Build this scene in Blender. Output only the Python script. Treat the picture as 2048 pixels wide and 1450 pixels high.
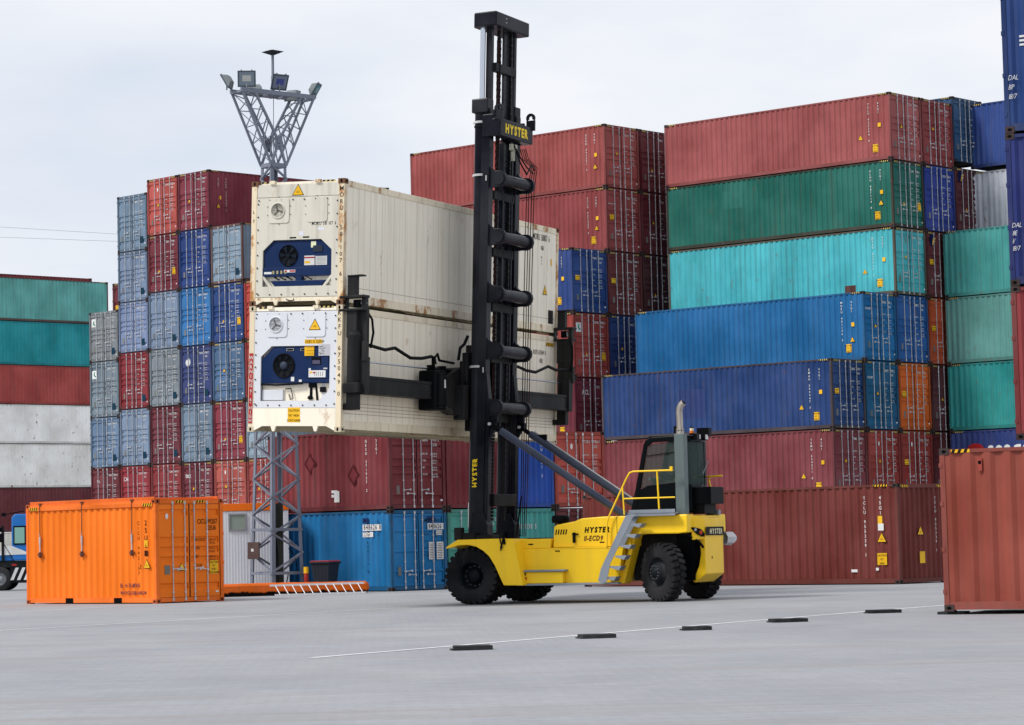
import bpy, bmesh, math, random
from mathutils import Vector, Matrix
R=math.radians
sc=bpy.context.scene
for o in list(bpy.data.objects): bpy.data.objects.remove(o)

# ------------------------------------------------------------------ camera
cd=bpy.data.cameras.new('camera'); cam=bpy.data.objects.new('camera',cd); sc.collection.objects.link(cam); sc.camera=cam
cd.sensor_width=36; cd.lens=36*5430.9/2048; cd.shift_x=0; cd.shift_y=-0.0209; cd.clip_start=.5; cd.clip_end=3000
cam.matrix_world=Matrix.Translation((0,0,1.469))@Matrix.Rotation(R(90+4.233),4,'X')@Matrix.Rotation(R(-1.369),4,'Z')
# ------------------------------------------------------------------ world: overcast sky over a Nishita base
w=bpy.data.worlds.new('World'); sc.world=w; w.use_nodes=True; nt=w.node_tree; nt.nodes.clear()
SUN_EL,SUN_AZ=R(48),R(-118)      # azimuth from +Y, clockwise positive: the sun stands behind-left of the camera
def N(t,ty,**k):
    n=t.nodes.new(ty)
    for a,b in k.items(): setattr(n,a,b)
    return n
out=N(nt,'ShaderNodeOutputWorld'); bg=N(nt,'ShaderNodeBackground'); bg.inputs[1].default_value=.1
sky=N(nt,'ShaderNodeTexSky'); sky.sky_type='NISHITA'; sky.sun_disc=False; sky.sun_elevation=SUN_EL; sky.sun_rotation=SUN_AZ
tc=N(nt,'ShaderNodeTexCoord'); mp=N(nt,'ShaderNodeMapping'); mp.inputs['Scale'].default_value=(1,1,3.2)
nz=N(nt,'ShaderNodeTexNoise'); nz.inputs['Scale'].default_value=4.2; nz.inputs['Detail'].default_value=7; nz.inputs['Roughness'].default_value=.5
cr=N(nt,'ShaderNodeValToRGB'); cr.color_ramp.elements[0].position=.33; cr.color_ramp.elements[1].position=.64
cr.color_ramp.elements[0].color=(5.7,6.25,7.2,1); cr.color_ramp.elements[1].color=(7.7,7.8,8.1,1)
mx=N(nt,'ShaderNodeMix',data_type='RGBA'); mx.inputs[0].default_value=.94
nt.links.new(tc.outputs['Generated'],mp.inputs[0]); nt.links.new(mp.outputs[0],nz.inputs['Vector']); nt.links.new(nz.outputs[0],cr.inputs[0])
nt.links.new(sky.outputs[0],mx.inputs[6]); nt.links.new(cr.outputs[0],mx.inputs[7]); nt.links.new(mx.outputs[2],bg.inputs[0]); nt.links.new(bg.outputs[0],out.inputs[0])
# ------------------------------------------------------------------ sun (soft, overcast)
sd=bpy.data.lights.new('sun','SUN'); sun=bpy.data.objects.new('sun',sd); sc.collection.objects.link(sun)
sd.energy=2.3; sd.angle=R(14); sd.color=(1,.97,.93)
sdir=Vector((math.sin(SUN_AZ)*math.cos(SUN_EL),math.cos(SUN_AZ)*math.cos(SUN_EL),math.sin(SUN_EL)))
sun.rotation_euler=sdir.to_track_quat('Z','Y').to_euler()
sc.view_settings.view_transform='Standard'; sc.view_settings.look='None'; sc.view_settings.exposure=.3; sc.view_settings.gamma=1
sc.render.resolution_x=1024; sc.render.resolution_y=725
COL=sc.collection

# ------------------------------------------------------------------ materials
def lin(c,k=1.0):
    return tuple(k*((v/255/12.92) if v/255<=.04045 else ((v/255+.055)/1.055)**2.4) for v in c)+(1,)
MATS={}
def principled(name,col,rough=.6,metal=0,coat=0):
    m=bpy.data.materials.new(name); m.use_nodes=True; b=m.node_tree.nodes['Principled BSDF']
    b.inputs['Specular IOR Level'].default_value=(.07 if sum(col[:3])<.12 else .22) if metal<.5 else .5
    b.inputs['Base Color'].default_value=col; b.inputs['Roughness'].default_value=rough; b.inputs['Metallic'].default_value=metal
    if coat: b.inputs['Coat Weight'].default_value=coat
    return m,m.node_tree,b
def paint(name,rgb,k=.85,dirt=.35,rust=.3,rough=.55,fade=.16,bump=.15,dcol=(.09,.075,.06,1),rcol=(.16,.06,.025,1),sscale=7.,metal=0,spot=3.2,rlo=.615):
    """worn paint: broad fading, vertical grime streaks and rust spots"""
    if name in MATS: return MATS[name]
    c=lin(rgb,k); g_=sum(c[:3])/3; c=tuple(max(.004,g_+(v-g_)*1.03) for v in c[:3])+(1,); m,t,b=principled(name,c,rough,metal); L=t.links.new
    tc=N(t,'ShaderNodeTexCoord'); oi=N(t,'ShaderNodeObjectInfo')
    mu=N(t,'ShaderNodeVectorMath',operation='SCALE'); mu.inputs[3].default_value=1
    cb=N(t,'ShaderNodeMath',operation='MULTIPLY'); cb.inputs[1].default_value=53.7; L(oi.outputs['Random'],cb.inputs[0])
    ad=N(t,'ShaderNodeVectorMath',operation='ADD'); L(tc.outputs['Object'],ad.inputs[0]); L(cb.outputs[0],ad.inputs[1])
    def noise(scale,mapsc,det,ro=.55):
        mp=N(t,'ShaderNodeMapping'); mp.inputs['Scale'].default_value=mapsc; L(ad.outputs[0],mp.inputs[0])
        n=N(t,'ShaderNodeTexNoise'); n.inputs['Scale'].default_value=scale; n.inputs['Detail'].default_value=det; n.inputs['Roughness'].default_value=ro
        L(mp.outputs[0],n.inputs['Vector']); return n.outputs[0]
    def ramp(f,a,b_):
        r=N(t,'ShaderNodeMapRange'); r.inputs[1].default_value=a; r.inputs[2].default_value=b_; L(f,r.inputs[0]); return r.outputs[0]
    def mul(x,y):
        q=N(t,'ShaderNodeMath',operation='MULTIPLY'); L(x,q.inputs[0])
        if isinstance(y,float): q.inputs[1].default_value=y
        else: L(y,q.inputs[1])
        return q.outputs[0]
    def mix(fac,a,b2):
        q=N(t,'ShaderNodeMix',data_type='RGBA'); L(fac,q.inputs[0])
        for s,v in ((6,a),(7,b2)):
            if isinstance(v,tuple): q.inputs[s].default_value=v
            else: L(v,q.inputs[s])
        return q.outputs[2]
    hi=tuple(min(1,v*(1+fade)+.03*fade*4) for v in c[:3])+(1,); lo=tuple(v*(1-fade) for v in c[:3])+(1,)
    base=mix(ramp(noise(.55,(1,1,.8),4),.35,.65),lo,hi)
    st=noise(1.0,(sscale,sscale,.35),5,.6)
    base=mix(mul(ramp(st,.5,.78),float(dirt)),base,dcol)
    sp=noise(spot,(1,1,.55),9,.72)
    base=mix(mul(ramp(sp,rlo,rlo+.06),float(min(1,rust*2))),base,rcol)
    fine=noise(60,(1,1,1),3); 
    L(base,b.inputs['Base Color'])
    bp=N(t,'ShaderNodeBump'); bp.inputs['Strength'].default_value=bump; bp.inputs['Distance'].default_value=.01; L(st,bp.inputs['Height']); L(bp.outputs[0],b.inputs['Normal'])
    rr=N(t,'ShaderNodeMapRange'); rr.inputs[3].default_value=max(.05,rough-.12); rr.inputs[4].default_value=min(1,rough+.18); L(sp,rr.inputs[0]); L(rr.outputs[0],b.inputs['Roughness'])
    MATS[name]=m; return m
def plain(name,rgb,k=.85,rough=.6,metal=0,coat=0):
    if name in MATS: return MATS[name]
    MATS[name]=principled(name,lin(rgb,k),rough,metal,coat)[0]; return MATS[name]
def glass(name,rgb,alpha,rough=.05):
    if name in MATS: return MATS[name]
    m,t,b=principled(name,lin(rgb),rough); 
    tr=N(t,'ShaderNodeBsdfTransparent'); tr.inputs[0].default_value=lin(rgb); ms=N(t,'ShaderNodeMixShader'); ms.inputs[0].default_value=alpha
    o=t.nodes['Material Output']; t.links.new(tr.outputs[0],ms.inputs[1]); t.links.new(b.outputs[0],ms.inputs[2]); t.links.new(ms.outputs[0],o.inputs[0]); MATS[name]=m; return m
M_rod=paint('galvanised_rod',(198,199,202),.85,.3,.12,.45,metal=0)
M_cast=paint('corner_casting',(62,50,48),.8,.4,.5,.8)
M_rub=plain('door_gasket',(22,22,24),1,.8)
M_hole=plain('dark_hole',(10,10,11),1,.9)
M_white=paint('white_lettering',(226,226,224),.85,.15,.05,.6)
M_black=plain('black_lettering',(24,24,26),1,.6)
M_yel=paint('yellow_sign',(240,186,38),.9,.12,.05,.5)
M_stripeY=paint('yellow_stripe',(214,190,110),.85,.25,.1,.6)
M_red=paint('red_sign',(176,38,40),.9,.15,.05,.5)
M_grey=paint('data_plate',(120,118,112),.8,.4,.2,.5)
M_wood=plain('underside',(40,36,34),1,.9)

# ------------------------------------------------------------------ mesh builder
GL={}
def glyph(ch,bold=0):
    k=(ch,bold)
    if k in GL: return GL[k]
    cu=bpy.data.curves.new('g','FONT'); cu.body=ch; cu.size=1; cu.resolution_u=2; cu.fill_mode='FRONT'; cu.offset=bold
    ob=bpy.data.objects.new('g',cu); COL.objects.link(ob)
    dg=bpy.context.evaluated_depsgraph_get(); me=bpy.data.meshes.new_from_object(ob.evaluated_get(dg))
    vs=[(v.co.x,v.co.y) for v in me.vertices]; fs=[tuple(p.vertices) for p in me.polygons]
    bpy.data.objects.remove(ob); bpy.data.curves.remove(cu); bpy.data.meshes.remove(me)
    w=(max(v[0] for v in vs)-min(v[0] for v in vs)) if vs else .3; x0=min([v[0] for v in vs]) if vs else 0
    GL[k]=([(v[0]-x0,v[1]) for v in vs],fs,w); return GL[k]
class MB:
    def __init__(s): s.v=[];s.f=[];s.m=[];s.sm=[]; s.T=None
    def add(s,vs,fs,m=0,sm=False):
        o=len(s.v)
        if s.T is not None: vs=[tuple(s.T@Vector(v)) for v in vs]
        s.v+=[tuple(v) for v in vs]; s.f+=[tuple(i+o for i in f) for f in fs]; s.m+=[m]*len(fs); s.sm+=[sm]*len(fs)
    def box(s,x0,x1,y0,y1,z0,z1,m=0):
        s.add([(x,y,z) for x in (x0,x1) for y in (y0,y1) for z in (z0,z1)],[(0,1,3,2),(4,6,7,5),(0,4,5,1),(2,3,7,6),(0,2,6,4),(1,5,7,3)],m)
    def prism(s,poly,ax,a,b,m=0):
        n=len(poly)
        def P(u,v,w): return {'y':(u,w,v),'x':(w,u,v),'z':(u,v,w)}[ax]
        vs=[P(u,v,a) for u,v in poly]+[P(u,v,b) for u,v in poly]
        s.add(vs,[tuple(range(n)),tuple(range(2*n-1,n-1,-1))]+[(i,(i+1)%n,(i+1)%n+n,i+n) for i in range(n)],m)
    def tube(s,p,q,r,n=10,m=0,r2=None,cap=True):
        p=Vector(p);q=Vector(q);d=(q-p).normalized(); a=d.orthogonal().normalized(); b=d.cross(a); r2=r if r2 is None else r2
        A=[p+(a*math.cos(2*math.pi*i/n)+b*math.sin(2*math.pi*i/n))*r for i in range(n)]; B=[q+(a*math.cos(2*math.pi*i/n)+b*math.sin(2*math.pi*i/n))*r2 for i in range(n)]
        s.add(A+B,[(i,(i+1)%n,(i+1)%n+n,i+n) for i in range(n)],m,n>4)
        if cap: s.add(A,[tuple(range(n))],m); s.add(B,[tuple(range(n))],m)
    def bar(s,p,q,w,h=None,m=0,up=(0,0,1)):
        h=w if h is None else h; p=Vector(p);q=Vector(q);d=(q-p).normalized(); u=Vector(up)
        a=d.cross(u); a=a.normalized() if a.length>1e-4 else d.orthogonal().normalized(); b=d.cross(a).normalized(); a*=w/2;b*=h/2
        s.add([p+a+b,p+a-b,p-a-b,p-a+b,q+a+b,q+a-b,q-a-b,q-a+b],[(0,1,2,3),(4,5,6,7),(0,1,5,4),(1,2,6,5),(2,3,7,6),(3,0,4,7)],m)
    def path(s,pts,r,n=8,m=0):
        pts=[Vector(p) for p in pts]; rings=[]; a=None
        for i,p in enumerate(pts):
            d=((pts[i+1] if i+1<len(pts) else p)-(pts[i-1] if i else p)).normalized()
            a=d.orthogonal().normalized() if a is None else (a-d*a.dot(d)).normalized()
            b=d.cross(a); rings+= [p+(a*math.cos(2*math.pi*k/n)+b*math.sin(2*math.pi*k/n))*r for k in range(n)]
        fs=[(i*n+k,i*n+(k+1)%n,(i+1)*n+(k+1)%n,(i+1)*n+k) for i in range(len(pts)-1) for k in range(n)]
        s.add(rings,fs,m,True); s.add(rings[:n],[tuple(range(n))],m); s.add(rings[-n:],[tuple(range(n))],m)
    def lathe(s,prof,c,ax,n=28,m=0,sm=True,a0=None):
        """prof: (distance along axis, radius)"""
        c=Vector(c);ax=Vector(ax).normalized(); a=ax.orthogonal().normalized() if a0 is None else Vector(a0); b=ax.cross(a); vs=[]
        for t,r in prof: vs+=[c+ax*t+(a*math.cos(2*math.pi*k/n)+b*math.sin(2*math.pi*k/n))*r for k in range(n)]
        s.add(vs,[(i*n+k,i*n+(k+1)%n,(i+1)*n+(k+1)%n,(i+1)*n+k) for i in range(len(prof)-1) for k in range(n)],m,sm)
    def text(s,st,o,rd,up,size,m=0,bold=0,slant=0,sx=1.,gap=.16,mono=None,align=0):
        o=Vector(o);rd=Vector(rd);up=Vector(up); x=0; items=[]
        for ch in st:
            if ch==' ': x+=.45 if mono is None else mono; continue
            vs,fs,w=glyph(ch,bold)
            items.append((x+((mono-w-gap)/2 if mono else 0),vs,fs)); x+=(w+gap) if mono is None else mono
        off=-x*align*sx
        for cx,vs,fs in items: s.add([o+rd*((cx+v[0]+slant*v[1])*sx+off)*size+up*v[1]*size for v in vs],fs,m)
        return x*size*sx
    def vtext(s,st,o,rd,up,size,m=0,pitch=1.05,bold=.01):
        o=Vector(o);up=Vector(up)
        for i,ch in enumerate(st):
            if ch==' ': continue
            vs,fs,w=glyph(ch,bold)
            s.add([o+Vector(rd)*(v[0]-w/2)*size+up*(v[1]-i*pitch)*size for v in vs],fs,m)
    def rect(s,o,rd,up,w,h,m=0,t=None):
        o=Vector(o);rd=Vector(rd)*w;up=Vector(up)*h; s.add([o,o+rd,o+rd+up,o+up],[(0,1,2,3)],m)
    def obj(s,name,mats,parent=None,bevel=0,recalc=True,coll=True):
        me=bpy.data.meshes.new(name); me.from_pydata(s.v,[],s.f); me.polygons.foreach_set('material_index',s.m); me.polygons.foreach_set('use_smooth',s.sm)
        if recalc and s.f:
            bm=bmesh.new(); bm.from_mesh(me); bmesh.ops.recalc_face_normals(bm,faces=bm.faces); bm.to_mesh(me); bm.free()
        for m in (mats if isinstance(mats,(list,tuple)) else [mats]): me.materials.append(m)
        o=bpy.data.objects.new(name,me); COL.objects.link(o)
        if parent: o.parent=parent
        if bevel:
            b=o.modifiers.new('bevel','BEVEL'); b.width=bevel; b.segments=2; b.limit_method='ANGLE'; b.angle_limit=R(40)
        return o
def thing(name,label,cat,loc=(0,0,0),rz=0,group=None,kind=None):
    o=bpy.data.objects.new(name,None); COL.objects.link(o); o.location=loc; o.rotation_euler=(0,0,rz); o['label']=label; o['category']=cat
    if group: o['group']=group
    o.empty_display_size=.2
    return o
def tag(o,label,cat,group=None):
    o['label']=label; o['category']=cat
    if group: o['group']=group
    return o

# ------------------------------------------------------------------ ground
def ground():
    m,t,b=principled('block_paving',(.3,.3,.31,1),.8); L=t.links.new
    tc=N(t,'ShaderNodeTexCoord')
    def noise(sc_,mapsc,det,ro=.55,rot=0):
        mp=N(t,'ShaderNodeMapping'); mp.inputs['Scale'].default_value=mapsc; mp.inputs['Rotation'].default_value=(0,0,rot); L(tc.outputs['Object'],mp.inputs[0])
        n=N(t,'ShaderNodeTexNoise'); n.inputs['Scale'].default_value=sc_; n.inputs['Detail'].default_value=det; n.inputs['Roughness'].default_value=ro; L(mp.outputs[0],n.inputs['Vector']); return n.outputs[0]
    def rng(f,a,b_,c=0,d=1):
        r=N(t,'ShaderNodeMapRange'); r.inputs[1].default_value=a; r.inputs[2].default_value=b_; r.inputs[3].default_value=c; r.inputs[4].default_value=d; L(f,r.inputs[0]); return r.outputs[0]
    def mix(f,a,b2,mode='MIX'):
        q=N(t,'ShaderNodeMix',data_type='RGBA',blend_type=mode); 
        if isinstance(f,float): q.inputs[0].default_value=f
        else: L(f,q.inputs[0])
        for s_,v in ((6,a),(7,b2)):
            if isinstance(v,tuple): q.inputs[s_].default_value=v
            else: L(v,q.inputs[s_])
        return q.outputs[2]
    mp=N(t,'ShaderNodeMapping'); mp.inputs['Rotation'].default_value=(0,0,R(42)); L(tc.outputs['Object'],mp.inputs[0])
    br=N(t,'ShaderNodeTexBrick'); br.inputs['Scale'].default_value=1; br.inputs['Brick Width'].default_value=.24; br.inputs['Row Height'].default_value=.12; br.inputs['Mortar Size'].default_value=.009
    br.inputs['Color1'].default_value=(.338,.344,.362,1); br.inputs['Color2'].default_value=(.318,.324,.341,1); br.inputs['Mortar'].default_value=(.28,.285,.298,1); L(mp.outputs[0],br.inputs[0])
    c=mix(rng(noise(.3,(1,.5,1),8,.62),.34,.66),(.84,.85,.87,1),(1.10,1.09,1.08,1)); c=mix(1.0,br.outputs[0],c,'MULTIPLY')
    c=mix(rng(noise(1.1,(1,1,1),9,.72),.5,.8,0,.4),c,(.24,.24,.25,1)); c=mix(rng(noise(5,(.5,1.4,1),6,.7,R(-30)),.52,.75,0,.35),c,(.47,.46,.46,1))
    c=mix(rng(noise(.22,(1,1,1),7,.65),.53,.62,0,.22),c,(.27,.265,.27,1))
    c=mix(rng(noise(2.6,(.16,2.6,1),7,.65,R(8)),.45,.7,0,.30),c,(.27,.275,.295,1)); c=mix(rng(noise(2.2,(.2,2.2,1),6,.6,R(-12)),.5,.75,0,.35),c,(.45,.455,.47,1))
    # brownish tyre tracks that run roughly along the lane
    c=mix(rng(noise(.5,(.10,1.5,1),6,.6,R(-33)),.55,.72,0,.5),c,(.27,.215,.175,1))
    c=mix(rng(noise(9,(1,1,1),4,.7),.6,.72,0,.4),c,(.14,.13,.13,1)); c=mix(rng(noise(24,(.6,1.2,1),3,.8),.42,.62,0,.4),c,(.24,.242,.25,1))
    c=mix(rng(noise(.8,(1,1,1),6,.75),.64,.70,0,.45),c,(.22,.21,.205,1))
    L(c,b.inputs['Base Color']); bp=N(t,'ShaderNodeBump'); bp.inputs['Strength'].default_value=.25; bp.inputs['Distance'].default_value=.006
    mm=N(t,'ShaderNodeMath',operation='ADD'); L(rng(noise(14,(1,1,1),5,.7),0,1),mm.inputs[0]); L(br.outputs['Fac'],mm.inputs[1]); inv=N(t,'ShaderNodeMath',operation='MULTIPLY'); inv.inputs[1].default_value=-1
    L(mm.outputs[0],inv.inputs[0]); L(inv.outputs[0],bp.inputs['Height']); L(bp.outputs[0],b.inputs['Normal'])
    mb=MB(); mb.add([(-900,-60,0),(900,-60,0),(900,1500,0),(-900,1500,0)],[(0,1,2,3)]); g=mb.obj('ground',m); g['kind']='structure'; g['label']='light grey block paved yard'
    wm=paint('worn_white_marking',(232,233,234),.92,.45,.5,.7,fade=.1,dcol=(.3,.3,.31,1),rcol=(.3,.3,.31,1),spot=6)
    def line(pts,wd,nm='painted_line'):
        mb=MB()
        for (a,b2) in zip(pts,pts[1:]):
            a=Vector((*a,.005));b2=Vector((*b2,.005)); d=(b2-a).normalized(); n=Vector((-d.y,d.x,0))*wd/2
            mb.add([a-n,b2-n,b2+n,a+n],[(0,1,2,3)])
        o=mb.obj(nm,wm,recalc=False); o['kind']='structure'
    line([(-14.5,45.7),(-10.01,52.67),(-5.63,59.4),(-2.06,64.7),(.44,67.6),(5.05,71.6),(11.89,77.6),(20,86)],.12)
    line([(-2.75,36.22),(3.82,47.14),(8.48,54.58),(16,67)],.13)
    line([(-17,61.5),(-13.25,68.6),(-10.2,73.8)],.10)
ground()

# ------------------------------------------------------------------ containers
W=2.438; HC=2.896; SD=2.591
rnd=random.Random(7)
CASTS={}
def cache(key,fn):
    if key not in CASTS: CASTS[key]=fn()
    return CASTS[key]
class MESH:           # reusable mesh data: build once, then every container gets an object of its own
    pass
def mk(name,key,fn,mats,parent):
    """fn fills an MB once per key; materials are linked per object"""
    if key not in CASTS:
        mb=MB(); fn(mb); me=bpy.data.meshes.new(name); me.from_pydata(mb.v,[],mb.f); me.polygons.foreach_set('material_index',mb.m); me.polygons.foreach_set('use_smooth',mb.sm)
        bm=bmesh.new(); bm.from_mesh(me); bmesh.ops.recalc_face_normals(bm,faces=bm.faces); bm.to_mesh(me); bm.free()
        for i in range(4): me.materials.append(None)
        CASTS[key]=me
    o=bpy.data.objects.new(name,CASTS[key]); COL.objects.link(o); o.parent=parent
    for i,m in enumerate(mats): o.material_slots[i].link='OBJECT'; o.material_slots[i].material=m
    return o
def corr(mb,L,H,y_out,y_in,x0,x1,z0,z1,pitch,m=0,ax='x'):
    n=max(1,round((x1-x0)/pitch)); p=(x1-x0)/n; xs=[]
    for i in range(n):
        a=x0+i*p; xs+=[(a+.0*p,y_out),(a+.26*p,y_out),(a+.5*p,y_in),(a+.76*p,y_in)]
    xs.append((x1,y_out)); vs=[]
    for x,y in xs:
        for z in (z0,z1): vs.append((x,y,z) if ax=='x' else (y,x,z))
    mb.add(vs,[(2*i,2*i+2,2*i+3,2*i+1) for i in range(len(xs)-1)],m)
def b_frame(L,H,feet=False):
    def f(mb):
        for x in (0,L-.1):
            for y in (.003,W-.113): mb.box(x+.003,x+.097,y,y+.11,.1,H-.1)
        for y0,y1 in ((.012,.07),(W-.07,W-.012)):
            mb.box(.1,L-.1,y0,y1,.03,.17); mb.box(.1,L-.1,y0,y1,H-.085,H-.02)
            
        for x0,x1 in ((.012,.1),(L-.1,L-.012)):
            mb.box(x0,x1,.113,W-.113,.03,.15); mb.box(x0,x1,.113,W-.113,H-.13,H-.015)
        mb.box(.1,L-.1,.07,W-.07,H-.075,H-.04); mb.box(.1,L-.1,.07,W-.07,.1,.14,2)
        for x in (0,L-.178):
            for y in (0,W-.162):
                for z in (0,H-.118): mb.box(x,x+.178,y,y+.162,z,z+.118,1)
        # casting holes
        for z in (.059,H-.059):
            for x in (.089,L-.089):
                for y in (-.002,W+.002):
                    mb.add([(x+.045*math.cos(a),y,z+.03*math.sin(a)) for a in [k*math.pi/4 for k in range(8)]],[tuple(range(8))],3)
            for y in (.081,W-.081):
                for x in (-.002,L+.002):
                    mb.add([(x,y+.03*math.cos(a),z+.042*math.sin(a)) for a in [k*math.pi/4 for k in range(8)]],[tuple(range(8))],3)
        for z in (.35,H*.38,H*.66,H-.3):      # hinge lugs on the door end posts
            for y in (-.008,W-.045): mb.box(-.01,.05,y,y+.053,z-.04,z+.04)
    return f
def b_side(L,H,y,pitch): 
    def f(mb):
        s=1 if y==0 else -1
        corr(mb,L,H,y+s*.016,y+s*.062,.1,L-.1,.165,H-.08,pitch)
    return f
def b_end(L,H):
    def f(mb): corr(mb,L,H,L-.03,L-.08,.11,W-.11,.145,H-.125,.25,ax='y')
    return f
def b_roof(L,H):
    def f(mb): 
        n=int(L/.21)
        for i in range(n): 
            x=.12+i*(L-.3)/n; mb.box(x,x+.1,.16,W-.16,H-.04,H-.022)
    return f
RODS=(.25,.43,.57,.76)
def b_door(L,H,left,style):
    def f(mb):
        y0,y1=(W/2+.006,W-.118) if left else (.118,W/2-.006)
        z0,z1=.155,H-.135; h=z1-z0; xo,xi=.03,.068
        if style==1: rec=[(.03,.22),(.245,.5),(.525,.78),(.80,.97)]
        elif style==2: rec=[(.055,.13),(.17,.21),(.36,.43),(.465,.53),(.57,.635),(.87,.93)]
        else: rec=[(.055,.13),(.35,.425),(.455,.53),(.56,.635),(.845,.92)]
        ys=(y0+.05,y1-.05)
        zs=sorted([z0+h*a for r in rec for a in r]); zs=[(z1-(z-z0)) for z in zs][::-1]
        zs=[z0]+zs+[z1]; 
        mb.box(xo,xo+.05,y0,ys[0],z0,z1); mb.box(xo,xo+.05,ys[1],y1,z0,z1)
        s=.035 if style!=1 else .02
        for i in range(len(zs)-1):
            a,b=zs[i],zs[i+1]
            if i%2==0: mb.add([(xo,ys[0],a),(xo,ys[1],a),(xo,ys[1],b),(xo,ys[0],b)],[(0,1,2,3)])
            else:
                mb.add([(xo,ys[0],a),(xo,ys[1],a),(xi,ys[1],a+s),(xi,ys[0],a+s),(xi,ys[1],b-s),(xi,ys[0],b-s),(xo,ys[1],b),(xo,ys[0],b)],[(0,1,2,3),(3,2,4,5),(5,4,6,7),(0,3,5,7),(1,2,4,6)])
        g=.012  # gasket round the leaf
        mb.box(xo-.006,xo+.03,y0-.004,y0+g,z0-.01,z1+.01,1); mb.box(xo-.006,xo+.03,y1-g,y1+.012,z0-.01,z1+.01,1)
        mb.box(xo-.006,xo+.03,y0+g,y1-g,z1-.004,z1+.018,1); mb.box(xo-.006,xo+.03,y0+g,y1-g,z0-.016,z0+.004,1)
    return f
def b_rod(L,H,y,dr,hz):
    def f(mb):
        mb.tube((.006,y,.07),(.006,y,H-.06),.0155,6)
        for z in (.1,H-.1): mb.box(-.014,.025,y-.028,y+.028,z-.045,z+.045)
        for z in (.3,H*.36,H*.68,H-.32): mb.box(-.006,.03,y-.024,y+.024,z-.025,z+.025)
        # handle and its catch
        mb.bar((-.02,y,hz),(-.02,y+dr*.28,hz+.02),.02,.02); mb.box(-.026,.03,y+dr*.28-.022,y+dr*.28+.022,hz-.02,hz+.05); mb.box(-.026,.02,y-.026,y+.026,hz-.03,hz+.03)
    return f
LETP='TCNU TCKU CAXU CICU MSKU FCIU GESU TGHU CLHU TEMU'.split()
def number(): return rnd.choice(LETP)+' %06d %d'%(rnd.randrange(100000,999999),rnd.randrange(10))
def tri(mb,c,rd,up,s,my,mbk):
    c=Vector(c);rd=Vector(rd);up=Vector(up); n=rd.cross(up).normalized()
    for k,m,off in ((1.,mbk,0),(.84,my,.002)):
        cc=c+n*off+up*s*.29*0
        mb.add([cc-rd*s*.58*k-up*s*.38*k,cc+rd*s*.58*k-up*s*.38*k,cc+up*s*.62*k],[(0,1,2)],m)
    mb.rect(c-rd*s*.18-up*s*.12+n*.004,rd,up,s*.36,s*.03,mbk); mb.rect(c-rd*s*.12-up*s*.02+n*.004,rd,up,s*.24,s*.03,mbk)
def sign(mb,o,rd,up,w_,h_,lines,my,mbk,size):
    o=Vector(o);rd=Vector(rd);up=Vector(up); n=rd.cross(up).normalized(); mb.rect(o,rd,up,w_,h_,my)
    for i,l in enumerate(lines): mb.text(l,o+n*.002+rd*w_*.5+up*(h_-(i+.85)*h_/len(lines)),rd,up,size,mbk,bold=.015,align=.5,gap=.1,sx=.8)
def stripes(mb,o,rd,up,w_,h_,mY,mK):
    o=Vector(o);rd=Vector(rd);up=Vector(up); n=rd.cross(up).normalized(); mb.rect(o,rd,up,w_,h_,mY); k=max(2,int(w_/.09))
    for i in range(k):
        a=i*w_/k; mb.add([o+n*.002+rd*(a),o+n*.002+rd*(a+w_/k*.5),o+n*.002+rd*(min(w_,a+w_/k*.5+h_*.45))+up*h_,o+n*.002+rd*(min(w_,a+h_*.45))+up*h_],[(0,1,2,3)],mK)
CONTS=[]; byl={}
def one(t,name,mats,fn,*a):
    mb=MB(); fn(mb,*a); return mb.obj(name,mats,t,recalc=False)
YB=[M_yel,M_black]
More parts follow.
